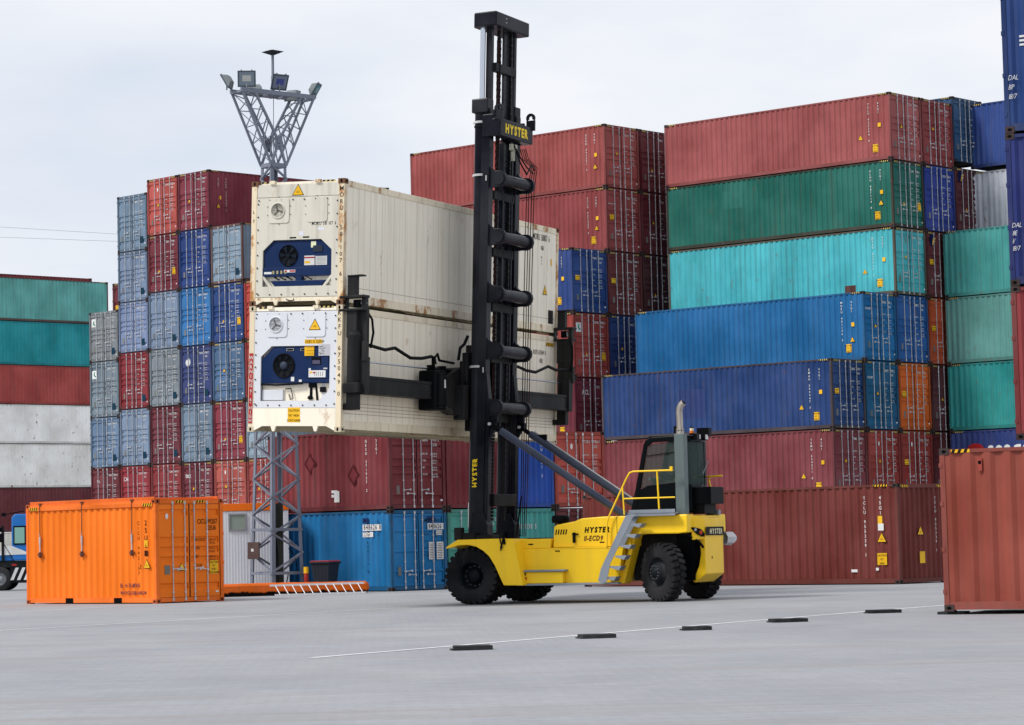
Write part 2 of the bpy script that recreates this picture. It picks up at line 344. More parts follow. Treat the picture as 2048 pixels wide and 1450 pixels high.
def container(label,pos,rz,rgb,L=12.192,H=HC,vis='W',dirt=.35,rust=.25,logo=None,num=None,style=None,
              side=True,doorsigns=True,letter=None,rev=False,pitch=.278,detail=1,frame=None,extra=None,group=None,cast=None,doordecal=True,sq=False,name='shipping_container',full=True,k=.73):
    """local frame: x runs from the door end (x=0) to the blind end, y across, z up. vis: which long side faces the camera"""
    t=thing(name,label,'shipping container',pos,rz,group)
    key=tuple(rgb)+(dirt,rust)
    m=paint('paint_%d_%d_%d_%d'%(*rgb,int(dirt*100)),rgb,k,dirt,rust,rough=.55)
    mf=paint('frame_paint_%d_%d_%d_%d'%(*rgb,int(dirt*100)),tuple(int(c*.86) for c in (frame or rgb)),k,min(.9,dirt+.15),min(.5,rust+.15),.6)
    mk('frame',('fr',L,H),b_frame(L,H),[mf,cast or M_cast,M_wood,M_hole],t)
    mk('side_wall',('sw',L,H,0,pitch),b_side(L,H,0,pitch),[m],t); mk('side_wall',('sw',L,H,W,pitch),b_side(L,H,W,pitch),[m],t)
    mk('end_wall',('ew',L,H),b_end(L,H),[m],t); mk('roof',('rf',L,H),b_roof(L,H),[mf],t)
    st=rnd.choice((0,0,2)) if style is None else style
    for left in (1,0):
        d=mk('door',('dr',L,H,left,st),b_door(L,H,left,st),[m,M_rub],t)
        fr=RODS[:2] if left else RODS[2:]
        for i,q in enumerate(fr):
            y=W*(1-q); dr=-1 if (i==0) else 1
            hz=.95 if i==0 else .78
            if st==1: hz=.62 if i==0 else .5
            mk('lock_rod',('lr',L,H,q),b_rod(L,H,y,dr if left else dr,hz),[M_rod],d)
    r=rnd.random
    num=num or number(); ml=letter or M_white
    mb=MB(); rd=(0,-1,0); up=(0,0,1); xd=-.0+.022
    def D(q,z,x=.022): return (x,W*(1-q),z*H)
    # door writing (reads from the door end)
    mb.text(num[:4],D(.60,.845),rd,up,.15,0,.01,gap=.1,sx=.72); mb.text(num[5:],D(.755,.845),rd,up,.15,0,.01,gap=.1,sx=.62); mb.text('45G1' if H>2.7 else '22G1',D(.785,.785),rd,up,.13,0,.01,gap=.1,sx=.7)
    z=.68
    for a,b2,c2 in (('MAX.GR.','30.480 KG','67.200 LB'),('TARE','3.870 KG','8.530 LB'),('NET','26.610 KG','58.670 LB'),('CU.CAP.','76.4 CU.M','2.698 CU.FT')):
        mb.text(a,D(.60,z),rd,up,.075,0,.01,sx=.75,gap=.1); mb.text(b2,D(.775,z),rd,up,.072,0,.01,sx=.62,gap=.1); mb.text(c2,D(.775,z-.032),rd,up,.072,0,.01,sx=.62,gap=.1); z-=.085
    if logo and logo[0]=='text':
        mb.text(logo[1],D(logo[3] if len(logo)>3 else .12,.74),rd,up,logo[2],0,.015,sx=.85,gap=.08)
    if logo and logo[0]=='oval':
        mb.add([Vector(D(.345,.80))+Vector((0,-.055*math.cos(a),.1*math.sin(a))) for a in [i*math.pi/6 for i in range(12)]],[tuple(range(12))],0)
    if logo and logo[0]=='swirl':
        for i in range(26):
            a=i*.55; r_=.05+.011*i; c=Vector(D(.23,.72))+Vector((-.001*i*.1,-r_*math.cos(a)*.6,r_*math.sin(a)*.55)); mb.add([c+Vector((0,.05,0)),c+Vector((0,0,.06)),c+Vector((0,-.05,.01)),c+Vector((0,0,-.04))],[(0,1,2,3)],0)
    if logo and logo[0]=='panel':   # blue plate with a yellow F-like mark
        mb.rect(D(.12,.78),rd,up,.42,.5,1)
        mb.text('F',(.016,W*.80,.80*H),rd,up,.42,2,.03,slant=.3)
    if logo and logo[0]=='tick':    # white sign with a green tick and a red ring
        mb.rect(D(.08,.70),rd,up,.36,.42,0); mb.bar((.018,W*.86,.77*H),(.018,W*.80,.735*H),.01,.07,m=3); mb.bar((.018,W*.86,.77*H),(.018,W*.83,.82*H),.01,.06,m=3)
    mb.rect(D(.91,.10),rd,up,.09,.06,0)                          # small white sticker low right
    lt=mb.obj('lettering',[ml,plain('logo_navy',(20,28,70)),M_yel,plain('logo_green',(30,130,100))],t,recalc=False)
    if doordecal:
        mb=MB(); xx=.020
        mb.rect(D(.13,.19),rd,up,.13,.27,0); mb.obj('data_plate',[M_grey],t,recalc=False)

        if sq: mb=MB(); mb.rect(D(.74,.12),rd,up,.32,.34,0); mb.obj('dark_plate',[plain('dark_teal_plate',(24,58,78),.9,.6)],t,recalc=False)
        if doorsigns and H>2.7:
            mb=MB(); k=rnd.choice((0,1,2))
            if extra!='noyellow':
                if k==0: tri(mb,D(.36,.47+.1*r(),.018),rd,up,.17,0,1)
                if k==1: sign(mb,D(.10,.50,.018),rd,up,.3,.22,['CAUTION',"9'6\" HIGH"],0,1,.07); 
                if k==2:
                    sign(mb,D(.80,.28,.018),rd,up,.24,.34,['CAUTION',"9'6\"",'HIGH'],0,1,.08); mb.obj('warning_sign',[M_yel,M_black],t,recalc=False); mb=MB(); tri(mb,D(.36,.36,.018),rd,up,.16,0,1)
                mb.obj('warning_sign',[M_yel,M_black],t,recalc=False)
            for q in (.06,.80): one(t,'hazard_stripe',[M_stripeY,M_black],stripes,D(q,1-.115/H,.009),rd,up,.36,.07,0,1)
    if side:
        rdS,yS,xs=((-1,0,0),W+.004-.02,1) if vis=='W' else ((1,0,0),-.004+.02,1)
        mb=MB(); nl=[ml]
        def S(d,zf): return (d,yS,zf*H)
        if not rev:
            mb.vtext(num,S(1.12,.84),rdS,up,.125,0); mb.vtext('45G1' if H>2.7 else '22G1',S(.62,.84),rdS,up,.125,0)
        mb.obj('lettering',nl,t,recalc=False)
        if H>2.7:
            one(t,'warning_sign',[M_yel,M_black],tri,S(1.55 if r()<.4 else .62,.30+.08*r()),rdS,up,.22,0,1)
            mb=MB(); mb.rect(Vector(S(.65,.50)),rdS,up,.15,.17,0); mb.obj('yellow_label',[M_yel],t,recalc=False)
            if r()<.4: one(t,'warning_sign',[M_yel,M_black],sign,(S(1.0,.13) if vis=='W' else S(.55,.13)),rdS,up,.34,.34,['CAUTION',"9'6\"",'HIGH'],0,1,.085)
            yT=W-.008 if vis=='W' else .008
            for d in ((.62,L-.2) if vis=='W' else (.2,L-.62)): one(t,'hazard_stripe',[M_stripeY,M_black],stripes,(d,yT,H-.082),rdS,up,.42,.058,0,1)
    CONTS.append(t); byl[' '.join(label.split()[:2] if len(label.split()[0])>4 or True else label)]=t; byl[' '.join(label.split()[:3])]=t; return t

def frameof(yaw): 
    a=R(yaw); return Vector((-math.cos(a),math.sin(a),0)),Vector((math.sin(a),math.cos(a),0))
def rot_of(d): return math.atan2(d.y,d.x)
PIT=2.515
G={'R':'containers of the tall stacks on the right','K':'containers of the tall stacks behind the truck','L':'door ends of the tall stacks on the left','M':'containers stacked at the far left','J':'twenty foot containers two high in the middle','E':'containers of the green stack on the right','N':'containers of the near blue stack'}
# --- block R: long axis along u (back left), rows step along v (back right); near corner of the row 0 door end
uR,vR=frameof(41.11); cR=Vector((16.359,114.877,0))
def putR(c,lv,rgb,label,dz=0,g='R',corner=None,yaw=None,**k):
    u,v=(uR,vR) if yaw is None else frameof(yaw); cc=cR if corner is None else corner
    near=cc+v*(c*PIT)                       # near corner = local (0,W,0); y axis points to -v
    p=near+v*W; p.z=(lv-1)*HC+dz
    return container(label,p,rot_of(u),rgb,group=G[g],**k)
putR(0,7,(172,90,88),'dusty pink red container, topmost of the right hand stacks, with its long side visible',dirt=.2,rust=.1,num='TCLU 955394 8')
putR(1,7,(150,62,60),'dark red doors at the top right, directly beside the pink red container',logo=None,num='GLDU 700265 1',side=False)
putR(2,7,(44,84,122),'dark teal blue container rising highest behind the two red ones of the top row',dz=.35,num='TGHU 802114 5',doorsigns=False,side=True)
putR(0,6,(22,110,96),'dark green container with streaky long side below the pink red one',dirt=.45,rust=.15,num='CLHU 887114 8',cast=None,frame=(70,70,60))
putR(1,6,(46,70,160),'royal blue doors between green doors and a dark maroon container',side=False,num='CXDU 148214 8',doorsigns=True,extra='noyellow')
putR(2,6,(96,40,48),'dark maroon doors with a blue and yellow emblem, right of the royal blue doors',side=False,logo=('panel',),dz=.1)
putR(0,5,(84,198,206),'bright turquoise rusty container below the dark green one',dirt=.4,rust=.42,num='DFSU 677715 1',frame=(110,100,85))
putR(1,5,(104,46,52),'dark maroon doors with blue and yellow emblem, right of the turquoise doors',side=False,logo=('panel',))
putR(2,5,(196,84,40),'brick orange container glimpsed under the maroon one at the back of the right stacks',side=False,dz=.05)
putR(-1,4,(4,112,172),'bright blue long container with two white stickers low on its side',dirt=.15,rust=.08,num='MOEU 401136 2',logo=('text','PLANET',.13,.07))
putR(0,4,(40,96,168),'mid blue doors to the right of the bright blue long container',side=False,doorsigns=False,num='EMCU 407310 3')
putR(1,4,(198,84,46),'orange red doors in shade, right of the mid blue doors and below dark maroon ones',side=False)
putR(-2,3,(30,66,124),'navy blue scuffed long container above the dusty red one and behind the exhaust pipe',dirt=.4,rust=.15,num='CMAU 504947 7',frame=(84,72,78))
putR(-1,3,(24,98,142),'teal blue doors between navy doors and bright orange doors',side=False,logo=('text','PLANET',.13,.07),num='MOEU 669592 2')
putR(0,3,(226,104,34),'bright orange doors in the right hand stacks, third level',side=False,letter=M_white,num='HLBU 197108 4',cast=None)
putR(1,3,(92,46,52),'maroon doors in shade right of the bright orange doors',side=False)
putR(-2,2,(134,62,68),'dusty red long container with a caution sign, directly under the navy blue one',dirt=.3,rust=.15,num='TEMU 634971 8')
putR(-1,2,(164,64,56),'brick red doors with white disc, right of the dusty red long side',side=False,logo=('oval',),num='TCNU 140013 4')
putR(0,2,(162,62,54),'second brick red doors with white disc, under the bright orange doors',side=False,logo=('oval',),num='TCNU 141074 5')
putR(1,2,(96,40,44),'dark red doors in shade at the far right of the second level',side=False)
def ribbed_patch(t,d0,d1,z0,z1,rgb,L=12.192,pitch=.278,vis='W',rust=.1,nm='repair_patch'):
    n=max(1,round((L-.2)/pitch)); p=(L-.2)/n; i0,i1=round((d0-.1)/p),round((d1-.1)/p); s=-1 if vis=='W' else 1; y=W if vis=='W' else 0
    mb=MB(); corr(mb,L,0,y+s*.0135,y+s*.0595,.1+i0*p,.1+i1*p,z0,z1,p); mb.obj(nm,[paint('patch_%d_%d_%d'%rgb,rgb,.8,.25,rust)],t,recalc=False)
ribbed_patch(byl['navy blue scuffed'],6.6,8.0,.75,2.0,(34,56,112)); ribbed_patch(byl['dark green'],7.9,8.9,1.6,2.4,(27,108,94)); ribbed_patch(byl['bright turquoise'],2.0,2.6,.2,.55,(96,56,48))
# --- block K behind the mast
cK=Vector((4.41,121.9,0))
def putK(c,lv,rgb,label,**k): return putR(c,lv,rgb,label,g='K',corner=cK,yaw=41.6,**k)
putK(0,7,(170,84,80),'red long container on top of the stack behind the lift mast',dirt=.25,num='GCXU 497351 3')
putK(1,7,(112,44,50),'dark red doors at the top of the middle stacks, leftward of the pink red side',side=False)
putK(0,6,(160,74,74),'red long container with yellow signs, second from top behind the lift mast',dirt=.25,num='TCLU 957322 2',logo=('text','www.tex.com',.1,.06))
putK(1,6,(110,40,48),'dark red doors, second level from the top, beside the red container behind the mast',side=False)
putK(-1,5,(44,74,140),'blue container with yellow triangle beside the raised cream reefer',num='CMAU 195849 0')
putK(0,5,(122,54,56),'maroon doors right of the blue container behind the spreader',side=False)
putK(1,5,(84,40,46),'very dark maroon doors squeezed beside the turquoise long side',side=False)
putK(-1,4,(166,68,60),'brick red doors with a white notice beside the right spreader arm',num='GCNU 478866 5',logo=('tick',))
putK(0,4,(30,58,118),'dark navy doors with yellow triangle left of the bright blue long side',side=False,num='CMAU 204613 8')
putK(-1,3,(112,34,50),'dark crimson doors with white ACL letters right of the spreader arm',logo=('text','ACL',.3,.2),doorsigns=False)
# --- block E, the green stack seen at the right, and the pair behind it
uE,vE=frameof(41.1)
def putE(far,lv,rgb,label,dz=0,g='E',**k):
    near=Vector((*far,0))-uE*12.192; p=near+vE*W; p.z=(lv-1)*HC+dz
    return container(label,p,rot_of(uE),rgb,group=G[g],**k)
fE=(18.83,117.4)
putE(fE,5,(72,160,154),'teal green container on top of the green stack at the right edge',dirt=.3,num='CCLU 310442 6')
putE(fE,4,(104,164,156),'pale sage green container, second from the top of the right green stack',dirt=.3)
putE(fE,3,(46,156,152),'teal container, lowest green one above the blue container with white letters',dirt=.3)
tB=putE(fE,2,(52,72,138),'blue container with large white letters, half hidden behind the near red container')
mb=MB(); 
mb.text('seago',(10.35,W-.012,1.74),(-1,0,0),(0,0,1),.98,0,.03,gap=.06,sx=.85); mb.obj('side_lettering',[M_white],tB,recalc=False); mb=MB(); mb.add([Vector((10.95,W-.012,2.07))+Vector((-.42*math.cos(a),0,.26*math.sin(a))) for a in [i*math.pi/8 for i in range(16)]],[tuple(range(16))],1)
mb.obj('red_emblem',[M_white,M_red],tB,recalc=False)
fE2=(20.6,120.0)
putE(fE2,7,(46,76,146),'navy blue container at the very top right, behind the dark blue near stack',dz=.15)
putE(fE2,6,(216,220,230),'pale grey rusty container under the navy one at the top right',rust=.4,dirt=.4)
# --- near stack N and the near red container Q (door end on the left)
uN,vN=frameof(26)
def putN(corner,z,rgb,label,yaw=26,**k):
    u,v=frameof(yaw); return container(label,Vector((*corner,z)),rot_of(-u),rgb,vis='0',**k)
tN4=putN((9.43,51.0),8.965,(32,66,128),'dark blue container with chalk marks at the top right corner of the photo',dirt=.2,rust=.05,group=G['N'],side=False)
tN3=putN((9.42,51.0),6.06,(34,50,120),'navy container with chalk marks in the near stack, below the topmost blue one',dirt=.2,rust=.05,group=G['N'],side=False)
tN2=putN((9.42,51.0),3.155,(150,56,58),'red container under the navy one in the near stack at the right edge',dirt=.3,rust=.25,group=G['N'],side=False)
mb=MB()
for i,(s_,z_) in enumerate((('DAL',1.0),('BP',.82),('18/7',.64))): mb.text(s_,(.1,-.003-.01,z_),(1,0,0),(0,0,1),.14,0,-.012,slant=.25,gap=.05,sx=.8)
for z_ in (1.72,1.8,1.64): mb.rect((.34,.0,z_),(1,0,0),(0,0,1),.1,.04)
mb.obj('chalk_writing',[M_white],tN4,recalc=False)
mb=MB()
for i,(s_,z_) in enumerate((('DAL',1.1),('8E',.95),('1/',.8),('18/7',.66))): mb.text(s_,(.08,-.013,z_),(1,0,0),(0,0,1),.13,0,-.012,slant=.25,gap=.05,sx=.8)
mb.obj('chalk_writing',[M_white],tN3,recalc=False)
qz=.055
tQ=putN((7.57,48.5),qz,(158,74,58),'near orange red container with wide ribs standing on rubber pads at the right edge',dirt=.2,rust=.12,pitch=.36,side=False,frame=(172,84,70))
one(tQ,'hazard_stripe',YB,stripes,(.22,.009,HC-.083),(1,0,0),(0,0,1),.34,.058,0,1)
mb=MB(); mb.box(.70,.78,-.004,.03,HC-.42,HC-.2); mb.box(.712,.768,-.006,.03,HC-.3,HC-.24,1); mb.obj('lashing_ring',[paint('lug_paint',(158,66,54)),M_hole],tQ)
# --- A: long red container on the ground, blind end towards us
uA,vA=frameof(43.55); cA=Vector((10.952,78.128,0))
pA=cA+uA*12.192; 
tA=container('long rust red ground level container behind the cab, spanning to a rusty corner post',pA,rot_of(-uA),(118,46,38),vis='0',dirt=.18,rust=.1,side=False,frame=(128,58,48))
mb=MB(); Lx=12.192
mb.vtext('TCLU 955339 1',(Lx-1.18,.014,2.45),(1,0,0),(0,0,1),.13); mb.vtext('45G1',(Lx-.62,.014,2.45),(1,0,0),(0,0,1),.14)
mb.vtext('TCLU 955339 1',(Lx-.02,1.9,2.42),(0,1,0),(0,0,1),.12); mb.rect((Lx-.72,.013,1.55),(1,0,0),(0,0,1),.2,.2); mb.rect((Lx-1.72,.013,.36),(1,0,0),(0,0,1),.22,.08); mb.rect((Lx-.84,.013,.4),(1,0,0),(0,0,1),.1,.08)
mb.obj('lettering',[M_white],tA,recalc=False)
one(tA,'warning_sign',YB,tri,(Lx-.6,.012,1.32),(1,0,0),(0,0,1),.3,0,1); one(tA,'warning_sign',YB,sign,(Lx-.78,.012,.56),(1,0,0),(0,0,1),.34,.34,['CAUTION',"9'6\"",'HIGH'],0,1,.085)
one(tA,'warning_sign',YB,tri,(Lx-.02,1.12,1.5),(0,1,0),(0,0,1),.28,0,1)
for o_,d_,w_,h_ in (((Lx-.72,.013,1.75),(1,0,0),.16,.22),((Lx-.02,1.05,.58),(0,1,0),.26,.34)): mb=MB(); mb.rect(o_,d_,(0,0,1),w_,h_); mb.obj('yellow_label',[M_yel],tA,recalc=False)
for o_,d_,w_,h_ in (((Lx-.85,.006,HC-.082),(1,0,0),.5,.058),((Lx-.006,.2,HC-.115),(0,1,0),.36,.07),((Lx-.006,2.0,HC-.115),(0,1,0),.36,.07)): one(tA,'hazard_stripe',YB,stripes,o_,d_,(0,0,1),w_,h_,0,1)
# --- J: two high row of twenty footers
uJ,vJ=frameof(45.5); cJ=Vector((-4.0,86.41,0))
def putJ(c,lv,rgb,label,rev=False,**k):
    near=cJ+vJ*(c*2.5)
    if rev: p=near+uJ*6.058; rz=rot_of(-uJ)
    else: p=near+vJ*W; rz=rot_of(uJ)
    p=p.copy(); p.z=(lv-1)*SD
    return container(label,p,rz,rgb,L=6.058,H=SD,group=G['J'],vis='0' if rev else 'W',side=not rev,**k)
tJ=putJ(0,1,(30,128,190),'bright blue small container on the ground beside the wheelie bin',style=1,dirt=.3,rust=.08,num='EMJU 848626 8',letter=M_black,frame=(28,112,165),doordecal=True)
NP=[M_white,M_black,plain('panel_navy',(20,60,120))]
def lab(o,rd,w_,h_,s_,sz,mm=0):
    mb=MB(); rd=Vector(rd);n=rd.cross(Vector((0,0,1))); mb.rect(o,rd,(0,0,1),w_,h_,mm); mb.text(s_,Vector(o)+n*.002+rd*w_*.06+Vector((0,0,h_*.17)),rd,(0,0,1),sz,1,.012,gap=.14,sx=.8); mb.obj('number_panel',NP,tJ,recalc=False)
lab((1.35,W-.012,2.18),(-1,0,0),.3,.17,'EMJU',.17,2); lab((1.35,W-.012,1.94),(-1,0,0),.9,.2,'848626 8',.23); lab((1.35,W-.012,1.74),(-1,0,0),.5,.16,'22G1',.19)
lab((.018,.82,2.18),(0,-1,0),.34,.17,'EMJU',.17,2); lab((.018,.82,1.94),(0,-1,0),.74,.2,'848626 8',.2); lab((.018,.45,1.76),(0,-1,0),.26,.15,'22G1',.15)
for yy,ww in ((.78,.24),(.44,.3)):
    mb=MB(); mb.rect((.018,yy,.98),(0,-1,0),(0,0,1),ww,.56)
    for k_ in range(9): mb.rect((.016,yy-.04,1.02+k_*.055),(0,-1,0),(0,0,1),ww*.7,.018,1)
    mb.obj('data_panel',NP,tJ,recalc=False)
putJ(1,1,(92,176,160),'mint green small container doors partly behind the lift mast',style=1,dirt=.3,num='CAIU 990182 2',doorsigns=False)
t3=putJ(2,1,(88,184,176),'mint green ribbed end wall between the mast and the truck air intake',rev=True,dirt=.35)
mb=MB(); mb.text('CCLU 9138 5',(6.058-.026,.35,1.9),(0,1,0),(0,0,1),.24,0,.012,sx=.75,gap=.22); mb.obj('lettering',[M_white],t3,recalc=False)
putJ(3,1,(112,46,50),'maroon small container doors just left of the long rust red container',style=0,dirt=.35)
t4=putJ(0,2,(128,48,54),'dark red small container with scratched side above the bright blue one',dirt=.45,rust=.2,num='GESU 271957 2')
mb=MB()
for dx in (1.75,3.9):
    zc=1.15+(.45 if dx>3 else 0)
    for r_ in (0,1): mb.add([Vector((dx+.30*a*(1-r_*.35),W-.016-(-.003*r_),zc+.36*b_*(1-r_*.35))) for a,b_ in ((-1,0),(0,-1),(1,0),(0,1))],[(0,1,2,3)],r_)
mb.obj('placard_mark',[plain('placard_outer',(84,30,36)),plain('placard_centre',(112,42,48))],t4,recalc=False)  # darker outer diamond with a lighter centre
mb=MB(); 
for z_ in (.46,.60): mb.rect((2.85,W-.012,z_),(-1,0,0),(0,0,1),.12 if z_<.5 else .3,.09)
mb.rect((2.72,W-.011,.3),(-1,0,0),(0,0,1),.26,.36); mb.obj('white_patch',[M_white],t4,recalc=False)
t5=putJ(1,2,(134,46,54),'dark red ribbed end wall beside the mast, above mint green doors',rev=True,dirt=.4)
mb=MB(); mb.vtext('TEXU 184215 5',(6.058-.026,1.85,2.35),(0,1,0),(0,0,1),.14); mb.obj('lettering',[M_white],t5,recalc=False)
t6=putJ(2,2,(44,92,190),'royal blue ribbed end wall seen behind the tilt cylinders',rev=True,dirt=.25)
mb=MB(); mb.vtext('CMAU 341 5',(6.058-.026,1.9,2.35),(0,1,0),(0,0,1),.14); mb.obj('lettering',[M_white],t6,recalc=False)
putJ(3,2,(190,80,66),'orange red small container doors with white disc, above the tilt cylinders',style=0,logo=('oval',),num='TCKU 597966 0',dirt=.2)

# --- block L: doors face front left, rows step along u
uL,vL=frameof(44.61); cL=Vector((-14.853,133.669,0))
BG=(128,148,174); BG2=(120,142,160); MR=(124,42,58); RD=(182,84,76)
cols={  # index of the column from the right corner (col 3 is the highest nearest one)
 3:[(2,HC,(112,40,52),'maroon doors with white tex lettering low in the left stacks',dict(logo=('text','tex',.34,.1))),
    (3,HC,(122,142,162),'blue grey doors directly above the tex doors',{}),
    (4,HC,(50,66,120),'navy doors with a white swirl emblem above plain blue grey doors',dict(logo=('swirl',))),
    (5,HC,(52,122,184),'bright sky blue doors, fifth level of the left stacks',dict(num='CBHU 400061 3')),
    (6,HC,(34,66,132),'royal blue doors under the topmost maroon container on the left',dict(num='COKU 157771 8')),
    (7,HC,(134,48,64),'maroon container whose side shows, topmost of the left stacks',dict(side=True))],
 2:[(2,HC,(150,56,58),'brick red doors between the crimson and the tex doors',{}),
    (3,HC,(108,40,52),'maroon doors with white triangle and yellow sign, third level, between two blue grey columns',{}),
    (4,HC,(138,148,156),'pale grey doors left of the swirl emblem doors',{}),
    (5,HC,BG,'blue grey doors left of the bright sky blue doors',{}),
    (6,HC,(122,42,56),'maroon doors left of the royal blue ones, below the salmon red doors',{}),
    (7,HC,(192,86,78),'salmon red doors at the top, left of the topmost maroon container',dict(logo=('oval',)))],
 1:[(2,HC,(152,42,52),'crimson doors with white CAI lettering at the bottom of the left stacks',dict(logo=('text','CAI',.28,.1))),
    (3,HC,(132,152,178),'blue grey doors with a dark dent, above the crimson doors',{}),
    (4,HC,(140,42,50),'bright dark red doors in the blue grey column at the left',{}),
    (5,SD,(132,150,186),'lilac grey doors directly above the dark red doors in the left column',{}),
    (6,SD,(124,144,172),'blue grey doors, second from the top of the tall left column',{}),
    (7,HC,(118,142,164),'blue grey doors at the top of the leftmost tall column',{})],
 4:[(1,HC,(120,50,54),'maroon doors at ground level behind the site cabin',{}),(2,HC,(184,88,78),'salmon doors with white disc beside the light tower',dict(logo=('oval',))),
    (3,HC,(136,46,62),'crimson maroon doors with yellow sign beside the reefer corner',{}),
    (4,HC,(84,116,152),'slate blue doors with two yellow discs beside the reefer',{}),
    (5,HC,(36,70,132),'dark blue doors with yellow triangle touching the reefer edge',{}),
    (6,HC,(136,158,176),'light blue grey doors with rusty post beside the upper reefer',dict(frame=(120,90,84),side=True))],
 5:[(1,HC,(140,60,56),'rust red doors at ground level behind the site cabin',{}),(2,HC,(170,76,70),'dull red doors right behind the light tower leg',{}),(3,HC,(150,168,182),'pale blue grey doors half hidden by the light tower',{}),
    (4,HC,(172,60,58),'red doors, sliver beside the lower reefer',{}),(5,HC,(190,72,62),'orange red doors, sliver beside the upper reefer',{})],
 0:[(2,HC,(112,44,52),'maroon doors with a red label at the bottom left of the door stacks',dict(logo=('text','TAL',.16,.2))),
    (3,SD,(112,138,168),'steel blue doors above the leftmost maroon doors',{}),
    (4,HC,(126,142,154),'grey doors with a white green emblem notice above the steel blue doors',dict(logo=('tick',))),
    (5,SD,(140,146,150),'plain grey doors at the top of the lowest left column',dict(logo=('tick',)))]}
for c,rows in cols.items():
    z=(rows[0][0]-1)*HC
    for lv,H_,rgb,label,kw in rows:
        near=cL+uL*((3-c)*PIT); p=near.copy(); p.z=z
        kw=dict(kw); kw.setdefault('side',False); gb='grey' in label or 'lilac' in label or 'steel' in label; kw.setdefault('sq',gb); kw.setdefault('doorsigns',not gb and (c,lv) not in ((3,6),(3,5),(3,4),(1,2),(2,2),(0,2)))
        container(label,p,rot_of(vL),rgb,H=H_,vis='0',group=G['L'],dirt=kw.pop('dirt',.25),**kw); z+=H_
container('maroon doors glimpsed between the teal long side and the tall blue grey column',(-20.2,147.2,4*HC+1.7),rot_of(vL),(116,44,54),vis='0',side=False,group=G['L'])
# --- block M: long sides at the far left
uM,vM=frameof(47.5); eM=Vector((-27.25,183.0,0))
z=0
for H_,rgb,label,kw in ((HC,(226,222,208),'cream ground level container with red flower sign behind the yard tractor',dict(rust=.3,k=.95)),(HC,(122,56,62),'dark maroon long side above the yard tractor',{}),
    (HC,(244,242,234),'lower off white long side with rust streaks at the far left',dict(rust=.5,dirt=.1,k=.98)),(SD,(244,242,236),'upper off white long side with rusty blotches at the far left',dict(rust=.55,dirt=.1,k=.98)),
    (SD,(190,84,78),'brick red long side between the teal and the off white ones',dict(dirt=.3)),(HC,(36,164,172),'deep teal long side, lower of the two teal ones',dict(dirt=.2,rust=.05)),
    (HC,(112,192,184),'pale teal long side, upper one with a rusty corner post',dict(dirt=.45,frame=(110,90,84)))):
    p=eM-vM*12.192; p.z=z
    tM=container(label,p,rot_of(vM),rgb,H=H_,vis='0',group=G['M'],side=(z>15),doordecal=False,**{**dict(dirt=.3),**kw}); z+=H_
    if z<3:
        mb=MB(); fx=1.9
        for a in range(6): mb.add([Vector((fx,.006,2.25))+Vector((.2*math.cos(a*math.pi/3)+.14*math.cos(b_),0,.2*math.sin(a*math.pi/3)+.14*math.sin(b_))) for b_ in [k_*math.pi/4 for k_ in range(8)]],[tuple(range(8))],0)
        mb.obj('flower_sign',[M_red],tM,recalc=False); mb=MB(); mb.text('L',(fx+.75,.006,2.02),(1,0,0),(0,0,1),.6,0,.05); mb.obj('side_lettering',[M_red],tM,recalc=False)
p=eM-vM*11.75+uM*2.6; p.z=6*HC-.1
container('red long container peeking over the teal ones at the far left',p,rot_of(vM),(150,62,68),vis='0',side=False,group=G['M'])
